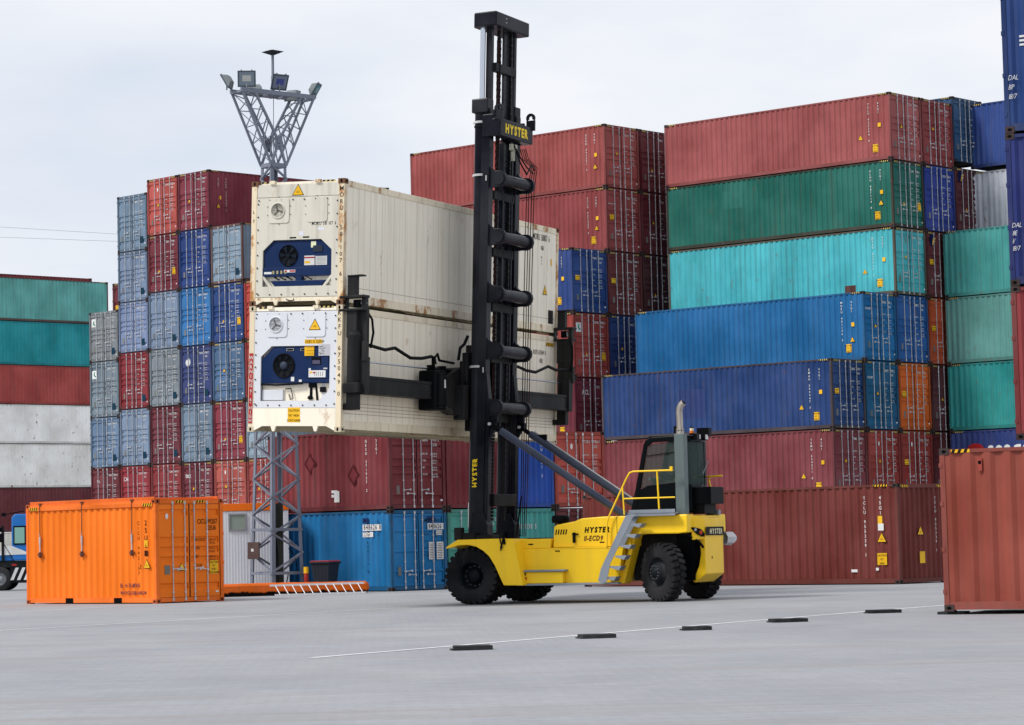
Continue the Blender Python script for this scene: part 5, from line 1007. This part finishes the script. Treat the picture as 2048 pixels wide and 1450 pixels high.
for s_ in (1,-1):
    tp('spreader_arm',NV2,lambda mb,s=s_: arm(mb,s),bevel=.01,shear=SS)
    tp('twistlock_gear',[M_rod,BLK],lambda mb,s=s_: (mb.tube((-.52,s*5.9,6.97),(-.3,s*5.9,6.97),.02,6,0),mb.box(-.36,-.2,s*5.9-.06,s*5.9+.06,6.88,7.06,1),mb.tube((-.4,s*5.86,6.9),(-.34,s*5.88,7.05),.02,6,0),mb.path([(-.5,s*5.8,6.75),(-.58,s*5.75,6.6),(-.6,s*5.72,6.3),(-.55,s*5.75,5.95)],.028,8,1)),shear=SS)
    tp('telescopic_beam',NV2,lambda mb,s=s_: (mb.box(-.46,-.16,min(s*2.0,s*5.85),max(s*2.0,s*5.85),4.92,5.33),mb.box(-.475,-.46,min(s*2.0,s*5.85),max(s*2.0,s*5.85),5.26,5.33),mb.box(-.475,-.46,min(s*2.0,s*5.85),max(s*2.0,s*5.85),4.92,4.97)),bevel=.012,shear=SS)
    if s_>0: tp('beam_collar',BLK,lambda mb: (mb.box(-.56,-.1,1.78,2.42,4.66,5.62),mb.box(-.62,-.5,2.0,2.3,4.72,5.55)),bevel=.05,shear=SS)
    tp('telescope_rod',[CHR,BLK],lambda mb,s=s_: (mb.tube((-.32,s*1.6,5.66),(-.32,s*5.7,5.66),.022,8,0 if s<0 else 0),mb.tube((-.32,s*.6,5.66),(-.32,s*2.3,5.66),.055,12,1),mb.box(-.4,-.24,min(s*2.1,s*2.25),max(s*2.1,s*2.25),5.35,5.75,1),mb.box(-.4,-.24,min(s*1.5,s*1.7),max(s*1.5,s*1.7),5.35,5.75,1)),shear=SS)
    tp('cable_sleeve',BLK,lambda mb,s=s_: mb.path([(-.5,s*5.72,6.02),(-.48,s*5.4,6.0),(-.48,s*4.9,5.96),(-.48,s*4.4,6.03),(-.48,s*3.6,5.84),(-.48,s*3.0,5.86),(-.48,s*2.5,5.93),(-.46,s*2.35,5.92),(-.44,s*2.3,5.7),(-.42,s*2.2,5.6)],.04,8),shear=SS)
decal('white_tag',M_white,lambda mb: mb.rect((-.632,1.98,5.2),(0,-1,0),(0,0,1),.09,.2)); 
tp('spreader_frame',NV2,lambda mb: (mb.prism([(1.8,4.82),(1.8,5.45),(.9,5.75),(-.9,5.75),(-1.8,5.45),(-1.8,4.82),(-.9,4.6),(.9,4.6)],'x',-.5,-.1),mb.box(-.62,-.5,-1.0,1.0,4.5,5.9),mb.box(-.75,-.45,.95,1.2,4.45,5.3),mb.box(-.75,-.45,-1.9,-1.65,4.85,5.6)),bevel=.03,shear=SS)
tp('carriage',NV2,lambda mb: (mb.box(-.85,-.5,-.65,.65,4.2,6.3),mb.box(-.7,-.55,.65,.95,5.2,6.1)),bevel=.02,shear=SS)
tp('hydraulic_hose',BLK,lambda mb: (mb.path([(-.6,1.25,5.9),(-.62,1.2,6.2),(-.66,1.05,6.3),(-.7,.95,6.5)],.04,8),mb.path([(-.55,2.4,5.75),(-.55,2.45,5.9),(-.55,2.3,6.0),(-.55,2.2,5.85),(-.55,1.4,5.82)],.03,8),mb.path([(-.55,1.3,4.5),(-.6,1.1,4.6),(-.68,1.02,4.9),(-.7,1.0,5.4)],.03,8)),shear=SS)
# --- driver, seated at the wheel
def driver():
    M=TR.matrix_world if False else Matrix.Translation(Vector((-1.405,67.14,0)))@Matrix.Rotation(rot_of(uT),4,'Z')
    me=bpy.data.meshes.new('person'); P={};V=[];E=[];Rr=[]
    def v(n,p,r,par=None):
        V.append(p); Rr.append(r); P[n]=len(V)-1
        if par: E.append((P[par],P[n]))
    y=-.1
    v('pel',(-5.80,y,2.66),.13); v('wst',(-5.83,y,2.82),.125,'pel'); v('chs',(-5.85,y,3.02),.15,'wst'); v('nck0',(-5.84,y,3.17),.075,'chs'); v('nck',(-5.82,y,3.22),.055,'nck0'); v('hd0',(-5.80,y,3.29),.075,'nck'); v('hd',(-5.80,y,3.37),.085,'hd0'); v('top',(-5.80,y,3.43),.06,'hd')
    for s in (1,-1):
        k=str(s); v('sh'+k,(-5.84,y+s*.19,3.10),.065,'chs'); v('el'+k,(-5.70,y+s*.25,2.86),.045,'sh'+k); v('wr'+k,(-5.47,y+s*.17,2.98),.03,'el'+k); v('pm'+k,(-5.41,y+s*.16,3.0),.03,'wr'+k)
        for i in range(4): v('f%d'%i+k,(-5.37,y+s*(.16+.018*(i-1.5)),3.0+.004*(i%2)),.009,'pm'+k); v('g%d'%i+k,(-5.36,y+s*(.16+.018*(i-1.5)),2.97),.008,'f%d'%i+k)
        v('t'+k,(-5.40,y+s*.12,3.02),.011,'pm'+k)
        v('hip'+k,(-5.74,y+s*.09,2.64),.085,'pel'); v('kn'+k,(-5.36,y+s*.12,2.62),.062,'hip'+k); v('an'+k,(-5.28,y+s*.12,2.24),.04,'kn'+k); v('toe'+k,(-5.16,y+s*.12,2.19),.035,'an'+k)
    me.from_pydata(V,E,[]); o=bpy.data.objects.new('person',me); COL.objects.link(o); o.matrix_world=M
    sk=o.modifiers.new('skin','SKIN'); 
    for i,sv in enumerate(me.skin_vertices[0].data): sv.radius=(Rr[i],Rr[i]); sv.use_root=(i==0)
    o.modifiers.new('sub','SUBSURF').levels=1
    skin=plain('skin',(190,140,112),.85,.6); me.materials.append(plain('dark_clothes',(26,34,40),1,.8))
    tag(o,'driver in a yellow hi vis vest seated at the wheel inside the cab','person')
    mb=MB(); mb.T=None
    def lat(mb,c,rx,ry,rz,z0,z1,m=0):
        n=14;k=7; vs=[]; c=Vector(c)
        for j in range(k+1):
            t=z0+(z1-z0)*j/k; q=math.sqrt(max(0,1-t*t))
            for i in range(n): a=2*math.pi*i/n; vs.append(c+Vector((rx*q*math.cos(a),ry*q*math.sin(a),rz*t)))
        mb.add(vs,[(j*n+i,j*n+(i+1)%n,(j+1)*n+(i+1)%n,(j+1)*n+i) for j in range(k) for i in range(n)],m,True)
    c=(-5.79,-.1,3.35)
    lat(mb,c,.098,.078,.125,-1,1,0); mb.tube((-5.70,-.1,3.355),(-5.675,-.1,3.325),.014,8,0,r2=.018); mb.box(-5.70,-5.695,-.125,-.075,3.285,3.292,2)
    for s in (1,-1): mb.tube((-5.706,-.1+s*.032,3.36),(-5.70,-.1+s*.032,3.36),.011,8,1); lat(mb,(-5.79,-.1+s*.08,3.34),.022,.012,.032,-1,1,0)
    mb.obj('face',[skin,plain('eye',(20,16,14),1),plain('mouth',(130,70,62),1)],o)
    mb=MB(); lat(mb,(-5.80,-.1,3.37),.105,.086,.12,.0,1,0); lat(mb,(-5.83,-.1,3.35),.08,.084,.12,-.6,1,0); mb.obj('hair',[plain('hair_brown',(60,46,36),1,.9)],o)
    mb=MB(); lat(mb,(-5.845,-.1,2.95),.175,.215,.27,-.85,.82,0); mb.box(-5.68,-5.665,-.2,0,2.9,2.94,1); mb.obj('hi_vis_vest',[plain('hi_vis_yellow',(214,226,50),.95,.6),plain('reflective_band',(200,204,206),.9,.4)],o)
driver()

# ------------------------------------------------------------------ light tower
def tower():
    th=R(40); t=thing('floodlight_tower','tall grey lattice floodlight tower with forked top standing behind the reefers','light tower',(-7.71,87.35,0),th); t.rotation_mode='QUATERNION'; t.rotation_quaternion=(Matrix.Rotation(R(.5),4,'Y')@Matrix.Rotation(th,4,'Z')).to_quaternion()
    ST=paint('tower_steel',(128,134,148),.85,.25,.08,.5,fade=.12,metal=.15,dcol=(.12,.12,.12,1)); hb,ht,H=.625,.29,13.86
    hz=lambda z: hb+(ht-hb)*z/H
    for sx,sy in ((-1,-1),(1,-1),(1,1),(-1,1)):
        mb=MB(); w_=.13
        a=Vector((sx*hb,sy*hb,0)); b=Vector((sx*ht,sy*ht,H)); 
        for dx,dy in ((1,0),(0,1)):
            q=Vector((-sx*w_*dx,-sy*w_*dy,0)); n_=Vector((-sx*.012*dy,-sy*.012*dx,0)); mb.add([a,a+q,b+q*.8,b,a+n_,a+q+n_,b+q*.8+n_,b+n_],[(0,1,2,3),(4,5,6,7),(0,1,5,4),(1,2,6,5),(0,3,7,4)])
        mb.obj('leg',[ST],t)
    faces=[((-1,-1),(1,-1)),((1,-1),(1,1)),((1,1),(-1,1)),((-1,1),(-1,-1))]
    for fi,(c0,c1) in enumerate(faces):
        mb=MB(); z=.7; k=fi%2; st=.62
        while z+st<H:
            a,b=(c0,c1) if k%2==0 else (c1,c0)
            mb.bar((a[0]*hz(z),a[1]*hz(z),z),(b[0]*hz(z+st),b[1]*hz(z+st),z+st),.055,.055); z+=st; k+=1; st=.62*(hz(z)/hb)**.6
        for z_ in (.66,2.05,13.2): mb.bar((c0[0]*hz(z_),c0[1]*hz(z_),z_),(c1[0]*hz(z_),c1[1]*hz(z_),z_),.06,.09)
        mb.obj('bracing',[ST],t)
    mb=MB(); 
    for c0,c1 in faces: mb.bar((c0[0]*ht,c0[1]*ht,H-.05),(c1[0]*ht,c1[1]*ht,H-.05),.05,.13)
    mb.obj('collar',[ST],t)
    Z1=16.12; hl,hw=1.41,.30
    for s in (-1,1):
        mb=MB()
        for q in (-1,1):
            mb.bar((s*ht,q*ht,H-.05),(s*hl,q*hw,Z1),.065,.065); mb.bar((-s*.02,q*.29,14.55),(s*(hl-.50),q*hw,Z1),.07,.07); mb.bar((s*ht,q*ht,H-.05),(0,q*.29,14.55),.07,.07)
            for i in range(4):
                u0=(i+.3)/4.4; u1=(i+.9)/4.4
                A=Vector((s*ht,q*ht,H-.05)).lerp(Vector((s*hl,q*hw,Z1)),u0); B=Vector((0,q*.29,14.5)).lerp(Vector((s*(hl-.5),q*hw,Z1)),u1); C=Vector((s*ht,q*ht,H-.05)).lerp(Vector((s*hl,q*hw,Z1)),min(1,u0+.23)); mb.bar(A,B,.028,.028); mb.bar(B,C,.028,.028)
        for i in range(4):
            u0=i/4; u1=(i+1)/4; A=Vector((s*ht,-ht,H)).lerp(Vector((s*hl,-hw,Z1)),u0); B=Vector((s*ht,ht,H)).lerp(Vector((s*hl,hw,Z1)),u1)
            mb.bar(A,B,.025,.025)
            A=Vector((0,.29,14.55)).lerp(Vector((s*(hl-.5),hw,Z1)),u0); B=Vector((0,-.29,14.55)).lerp(Vector((s*(hl-.5),-hw,Z1)),u1); mb.bar(A,B,.03,.03)
        mb.obj('fork_arm',[ST],t)
    for q in (-1,1): mb=MB(); mb.box(-.14,.14,q*.30-.012,q*.30+.012,14.3,14.75); [mb.tube((dx,q*.315,dz),(dx,q*.33,dz),.02,6) for dx in (-.05,.05) for dz in (14.4,14.52,14.64)]; mb.obj('gusset_plate',[ST],t)
    mb=MB()
    for q in (-1,1): mb.bar((-hl-.05,q*hw,Z1+.03),(hl+.05,q*hw,Z1+.03),.07,.14)
    for x in (-hl,-.35,.1,.4,hl): mb.bar((x,-hw,Z1-.02),(x,hw,Z1-.02),.08,.08)
    mb.box(-.3,.1,-hw,hw,Z1-.05,Z1-.02); mb.obj('top_platform',[ST],t)
    mb=MB(); mb.tube((0,0,Z1),(0,0,17.45),.045,10); mb.tube((0,0,Z1),(0,0,16.75),.06,10); mb.tube((0,0,Z1-1.6),(.02,0,Z1),.012,6); mb.tube((0,0,Z1-3.0),(0,0,Z1-1.6),.012,6); mb.obj('antenna_pole',[ST],t)
    mb=MB(); a=.27; mb.add([(-a,-a,17.55),(a,-a,17.55),(a,a,17.55),(-a,a,17.55),(0,0,17.63),(0,0,17.42)],[(0,1,4),(1,2,4),(2,3,4),(3,0,4),(0,1,5),(1,2,5),(2,3,5),(3,0,5)]); mb.tube((0,0,17.45),(0,0,17.56),.06,8); mb.obj('antenna_cap',[plain('cap_dark',(50,54,58),.9,.6)],t)
    GB=paint('lamp_housing',(130,138,140),.85,.3,.1,.5)
    def flood(loc,face,sz=.52,small=False):
        # face: direction the glass looks (world), converted into tower local
        f=Matrix.Rotation(-th,3,'Z')@Vector(face).normalized(); q=f.to_track_quat('Z','Y'); M=Matrix.Translation(loc)@q.to_matrix().to_4x4(); mb=MB(); mb.T=M; s=sz/2; d=.17*sz/.52
        vs=[(-s,-s*.9,0),(s,-s*.9,0),(s,s*.9,0),(-s,s*.9,0),(-s*.7,-s*.35,-d),(s*.7,-s*.35,-d),(s*.7,s*.5,-d),(-s*.7,s*.5,-d)]
        mb.add(vs,[(0,1,5,4),(1,2,6,5),(2,3,7,6),(3,0,4,7),(4,5,6,7)],0); mb.box(-s*1.04,s*1.04,-s*.94,s*.94,0,.035,3); mb.rect((-s*.86,-s*.76,.037),(1,0,0),(0,1,0),s*1.72,s*1.52,1); mb.rect((-s*.5,-s*.3,.039),(1,0,0),(0,1,0),s*1.0,s*.7,2)
        for k in (-.6,.6): mb.box(s*k-.02,s*k+.02,s*.9,s*1.06,-.02,.045,0)
        mb.T=None; mb.bar(Vector(loc)-Vector((0,0,.0)),(loc[0],loc[1],Z1+.05),.04,.04); mb.obj('floodlight',[GB,plain('lamp_glass_%d'%small,(110,122,134) if not small else (120,130,150),.9,.12,.3),plain('lamp_reflector_%d'%small,(168,172,168) if not small else (76,86,150),.9,.2,.3),plain('lamp_frame',(74,84,92),.85,.5)],t)
    flood((-hl-.22,.25,Z1+.32),(-.85,.15,-.50)); flood((-hl+.18,-hw,Z1+.38),(.05,-1,-.12),.56); flood((.12,-.2,Z1+.42),(.55,-.8,-.42),.56,True); flood((hl+.22,-.1,Z1+.30),(.86,-.12,-.50),.54)
    flood((-.55,.25,Z1+.14),(-.3,1,-.9),.5); flood((hl-.5,.2,Z1+.10),(.3,1,-.8),.46)
    mb=MB(); 
    for k in range(4): mb.path([(-.3+.05*k,-.2,0.0),(-.35+.06*k,-.3,.5),(-.25+.04*k,-.25,1.2),(-.2,-.2,2.0),(-.15,-.15,5.0),(-.1,-.1,13.0)],.014,5)
    mb.path([(.3,-.4,.05),(.45,-.5,.6),(.4,-.45,1.2),(.2,-.35,1.45)],.014,5); mb.path([(-.55,-.5,.25),(-.3,-.5,.15),(0,-.5,.3),(.1,-.5,.7)],.02,5); mb.obj('cables',[BLK],t)
    mb=MB(); mb.box(-.14,.14,-.14,.14,0,2.9); mb.obj('inner_column',[paint('column_dark',(58,62,56),.8,.5,.2,.8)],t)
    mb=MB(); mb.T=Matrix.Rotation(-th,4,'Z'); mb.box(-.88,-.52,-.62,-.28,1.12,1.66); mb.T=None; o=mb.obj('control_box',[paint('box_brown',(104,84,80),.85,.25,.1)],t,bevel=.01)
    mb=MB(); mb.T=Matrix.Rotation(-th,4,'Z'); mb.rect((-.77,-.6225,1.36),(1,0,0),(0,0,1),.08,.09); mb.obj('box_label',[M_white],o,recalc=False)
tower()
# ------------------------------------------------------------------ site cabin
def cabin():
    t=thing('site_cabin','small white ribbed site cabin with an orange roof band behind the light tower','cabin',(-7.42,88.6,0),R(190))
    wm=paint('cabin_white',(216,218,224),.95,.2,.03,.5,fade=.04); om=paint('cabin_orange',(240,116,30),.95,.1,.03,.5,fade=.05); Lc=5.2
    mb=MB(); n=int(Lc/.1)
    xs=[]; 
    for i in range(n): x=.12+i*(Lc-.24)/n; xs+=[(x,.0),(x+.03,.0),(x+.04,-.004),(x+.08,-.004)]
    vs=[(x,y+.012,z) for x,y in xs for z in (.1,2.68)]; mb.add(vs,[(2*i,2*i+2,2*i+3,2*i+1) for i in range(len(xs)-1)]); mb.box(.02,Lc-.02,-2.4,-.02,.1,2.7); mb.box(0,.13,-.05,.02,.0,2.68); mb.box(Lc-.13,Lc,-.05,.02,.0,2.68)
    mb.obj('wall',[wm],t)
    mb=MB(); mb.box(-.02,Lc+.02,-2.42,.035,2.69,2.93); mb.obj('roof_band',[om],t,bevel=.01)
    mb=MB(); mb.box(0,Lc,-2.4,.0,0.0,.1); mb.obj('base_beam',[paint('cabin_base',(120,122,126),.8,.3,.1)],t)
    wn=MB(); x0,x1,z0,z1=1.42,1.90,2.10,2.56
    for a in ((x0-.05,x0,z0-.05,z1+.05),(x1,x1+.05,z0-.05,z1+.05),(x0,x1,z0-.05,z0),(x0,x1,z1,z1+.05)): wn.box(a[0],a[1],.0,.05,a[2],a[3])
    f=wn.obj('window',[plain('frame_grey',(150,152,156),.85)],t); mb=MB(); mb.box(x0,x1,.01,.022,z0,z1); mb.obj('pane',[plain('pane_greenish',(150,164,152),.8,.12)],f)
cabin()
# ------------------------------------------------------------------ small things on the ground
def beam():
    a=Vector((-9.3,83.25,0)); b=Vector((-4.60,84.75,0)); d=(b-a); L=d.length; ang=math.atan2(d.y,d.x)
    mb=MB(); rr=random.Random(3); nx=90; vs=[]; k=8
    for i in range(nx+1):
        x=L*i/nx; e=max(0,1-min(1,(L-x)/.10)); f_=.07+.05*abs(math.sin(x*2.3))*rr.random()+.03*rr.random(); bow=.012*math.sin(x*1.1)+rr.uniform(-.004,.004)
        for y,z in ((.02,f_),(-.02,f_+.03),(-.015,.31),(.03,.365),(.09,.385),(.40,.385),(.47,.355),(.50,.05)): vs.append((x,y*(1-e*.5)+.25*e*.4,max(.03,z+bow-(e*.08 if z>.2 else 0))))
    mb.add(vs,[(i*k+j,(i+1)*k+j,(i+1)*k+j+1,i*k+j+1) for i in range(nx) for j in range(k-1)],0,False); mb.add(vs[:k],[tuple(range(k))]); mb.add(vs[-k:],[tuple(range(k))])
    mb.box(.05,L-.08,.03,.45,0,.16,1)
    o=mb.obj('concrete_barrier',[paint('barrier_orange',(222,104,26),.85,.5,.5,.85,fade=.16,dcol=(.22,.10,.05,1),rcol=(.05,.04,.035,1),spot=2.4,bump=.6,sscale=3),plain('blackened_foot',(20,18,18),1,.9)]); o.location=a; o.rotation_euler=(0,0,ang)
    tag(o,'long low orange painted concrete barrier with a blackened foot in front of the cabin','barrier')
beam()
def lad():
    a=Vector((-7.30,82.35,0)); b=Vector((-4.63,83.45,0)); d=b-a; ang=math.atan2(d.y,d.x); L=d.length
    t=thing('aluminium_ladder','aluminium ladder lying on its edge against the orange barrier','ladder',a,ang); al=plain('aluminium',(226,227,230),.95,.35,.2)
    lean=.40
    P=lambda x,h:(x,h*lean/.33*.33+h*.75,h)
    for h in (.04,.33): mb=MB(); mb.bar(P(-.03 if h<.1 else -.08,h),P(L+(0 if h<.1 else .05),h),.03,.06); mb.obj('side_rail',[al],t)
    for i in range(11): mb=MB(); x=.15+i*(L-.25)/10; mb.tube(P(x,.02),P(x-.06,.32),.014,6); mb.obj('rung',[al],t)
lad()
def wbin():
    t=thing('wheelie_bin','dark grey wheelie bin with a red lid beside the light tower','bin',(-6.12,86.75,0),R(-25)); g=plain('bin_grey',(46,50,58),.9,.5)
    mb=MB(); mb.add([(-.24,-.27,.12),(.24,-.27,.12),(.24,.27,.12),(-.24,.27,.12),(-.33,-.36,.95),(.33,-.36,.95),(.33,.36,.95),(-.33,.36,.95)],[(0,1,5,4),(1,2,6,5),(2,3,7,6),(3,0,4,7),(0,1,2,3)]); 
    for x in (-.2,-.07,.07,.2): mb.bar((x*.8,-.272,.15),(x,-.355,.9),.02,.02)
    mb.obj('body',[g],t,bevel=.03)
    mb=MB(); mb.box(-.37,.37,-.41,.41,.94,.985); mb.obj('rim',[g],t,bevel=.015)
    mb=MB(); mb.prism([(-.36,.985),(.36,.985),(.31,1.03),(-.31,1.03)],'y',-.39,.39); mb.obj('lid',[plain('bin_red',(150,44,50),.85,.5)],t,bevel=.015)
    mb=MB(); mb.tube((-.3,.44,.93),(.3,.44,.93),.018,8); mb.obj('handle',[g],t)
    for s in (-1,1): mb=MB(); mb.tube((s*.22,.3,.1),(s*.28,.3,.1),.1,16); mb.obj('wheel',[BLK],t)
wbin()
t=thing('fire_extinguisher','small red and yellow extinguisher standing between the bin and the tower','extinguisher',(-6.72,86.7,0))
mb=MB(); mb.lathe([(.0,.0),(.0,.075),(.62,.075),(.7,.05),(.72,.0)],(0,0,0),(0,0,1),14); mb.obj('body',[plain('extinguisher_red',(168,52,44),.9,.4)],t)
mb=MB(); mb.tube((0,0,.64),(0,0,.84),.085,12); mb.obj('yellow_cap',[M_yel],t); mb=MB(); mb.path([(0,0,.8),(.12,0,.75),(.13,0,.3)],.012,6); mb.obj('hose',[BLK],t)
pads=[(-.66,37.75,R(8),'nearest rubber pad, leftmost of the row on the ground',.54),(1.16,41.1,R(14),'second rubber pad from the left on the ground',.53),(2.83,43.6,R(4),'middle rubber pad of the five on the ground',.46),(4.58,46.55,R(16),'fourth rubber pad from the left, with a torn left corner',.60),(6.74,50.5,R(12),'rightmost rubber pad of the row, nearest the red container',.60)]
RP=paint('pad_rubber',(38,42,42),.9,.4,.2,.85,dcol=(.1,.1,.1,1),rcol=(.16,.15,.14,1),spot=5)
def pad(x,y,a,lab,w_,h_=.06,dd=.42):
    mb=MB(); rr=random.Random(int(x*100)); c=.05
    mb.prism([(-w_/2,-dd/2),(-w_/2+.22,-dd/2-.02),(w_/2,-dd/2+.03*rr.random()),(w_/2,dd/2-c),(w_/2-c,dd/2),(-w_/2+.03,dd/2)],'z',0,h_); mb.box(-w_/2-.02,-w_/2+.08,-dd/2+.05,dd/2-.05,0,.02)
    o=mb.obj('rubber_pad',[RP],None,bevel=.006); o.location=(x,y,0); o.rotation_euler=(0,0,a); tag(o,lab,'rubber pad','rubber pads laid on the yard')
for p_ in pads: pad(*p_)
pad(7.78,48.75,R(-26),'rubber pad under the corner of the near orange red container',.5,.05,.4)
pad(9.9,47.7,R(-26),'rubber pad under the middle of the near orange red container',.5,.05,.4)
# ------------------------------------------------------------------ terminal tractor at the left edge
def tractor():
    t=thing('terminal_tractor','blue terminal tractor with black and white striped panel behind the orange container','tractor',(-20.85,111,0)); bl=paint('tractor_blue',(38,110,184),.9,.15,.03,.35,fade=.08); bk=NV2
    mb=MB(); mb.prism([(.42,1.2),(.42,2.95),(.55,3.08),(2.6,3.08),(2.7,2.9),(2.7,1.2)],'y',-.9,.9); mb.obj('cab',[bl],t,bevel=.05)
    mb=MB(); mb.prism([(-.28,1.2),(-.26,1.32),(-.05,1.55),(.42,1.62),(.42,1.2)],'y',-.85,.85); mb.obj('hood',[bl],t,bevel=.04)
    mb=MB(); mb.prism([(-.18,1.43),(-.02,1.58),(.2,1.82),(.42,1.80),(.9,1.60),(1.2,1.45)],'y',-.915,-.90); mb.obj('white_flash',[M_white],t)
    mb=MB(); mb.box(.5,1.9,-.925,-.9,1.84,2.60); w_=mb.obj('window',[BLK],t); mb=MB(); mb.box(.55,.95,-.932,-.926,1.9,2.54); mb.obj('pane',[plain('pane_mint',(140,186,170),.8,.1)],w_); mb=MB(); mb.box(1.0,1.8,-.932,-.926,1.9,2.54); mb.obj('pane',[plain('pane_dark_red',(90,48,54),.8,.1)],w_)
    mb=MB(); mb.box(-2.5,3.4,-.8,.8,.92,1.19); mb.box(-2.5,.3,-.55,.55,1.19,1.35); mb.box(.3,3.4,-.7,.7,.3,.92); mb.obj('chassis',[bk],t,bevel=.02)
    mb=MB(); mb.box(.02,.12,-.95,-.85,1.2,2.62); mb.bar((.1,-.9,1.9),(.5,-.9,1.22),.03,.03); mb.obj('post',[bk],t)
    mb=MB(); mb.box(-.3,.05,-1.05,-.85,2.38,2.56); mb.box(-.12,.1,-1.0,-.85,1.95,2.3); mb.obj('work_lamp',[BLK],t,bevel=.03)
    mb=MB(); mb.bar((.3,-.6,3.1),(.9,-.6,3.2),.04,.04); mb.box(-.02,.14,-.7,-.5,3.0,3.14); mb.bar((.05,-.6,3.05),(.5,-.6,3.15),.03,.03); mb.obj('roof_bar',[BLK],t)
    mb=MB(); mb.rect((.36,-.93,.42),(1,0,0),(0,0,1),2.2,.5,0)
    for i in range(8): x=.36+i*.27; mb.add([(x,-.935,.42),(x+.13,-.935,.42),(x+.35,-.935,.92),(x+.22,-.935,.92)],[(0,1,2,3)],1)
    mb.obj('striped_panel',[plain('panel_black',(26,28,30),1),M_white],t,recalc=False)
    mb=MB(); mb.rect((.4,-.81,1.0),(1,0,0),(0,0,1),.2,.07); mb.obj('red_reflector',[M_red],t,recalc=False)
    for x,yy in ((-.05,-.72),(-.05,.72),(2.6,-.72),(2.6,.72)):
        mb=MB(); s=-1 if yy<0 else 1; mb.lathe([(-.18,.2),(-.18,.42),(-.14,.48),(.14,.48),(.18,.42),(.18,.26)],(x-.02,yy,.48),(0,s,0),30); w2=mb.obj('wheel',[RUBB],t); mb=MB(); mb.lathe([(.17,.27),(.05,.24),(.02,.15),(.12,.12),(.12,0)],(x-.02,yy,.48),(0,s,0),20)
        for k in range(8): a=k*math.pi/4; mb.tube((x-.02+.19*math.cos(a),yy+s*.04,.48+.19*math.sin(a)),(x-.02+.19*math.cos(a),yy+s*.07,.48+.19*math.sin(a)),.016,6)
        mb.obj('rim',[paint('rim_silver',(170,172,176),.8,.3,.2,.4,metal=.4)],w2)
tractor()
# ------------------------------------------------------------------ overhead wires
for (z0,z1,z2),lab in (((26.1,25.66,24.3),'upper overhead wire crossing the sky at the left'),((25.3,24.9,24.0),'lower overhead wire crossing the sky at the left')):
    mb=MB(); mb.path([(-60,200,z0+.9),(-37.7,200,z1),(-28.8,200,z2+(.6 if z2>24.1 else .36)),(-10,200,z2-.2),(12,200,z2-.3)],.012,5); o=mb.obj('overhead_wire',[plain('wire_grey',(150,154,160),.8)]); tag(o,lab,'wire','overhead wires at the left')
for o in list(bpy.data.objects):
    if o.type=='MESH' and o.parent is None and o.name=='g': bpy.data.objects.remove(o)
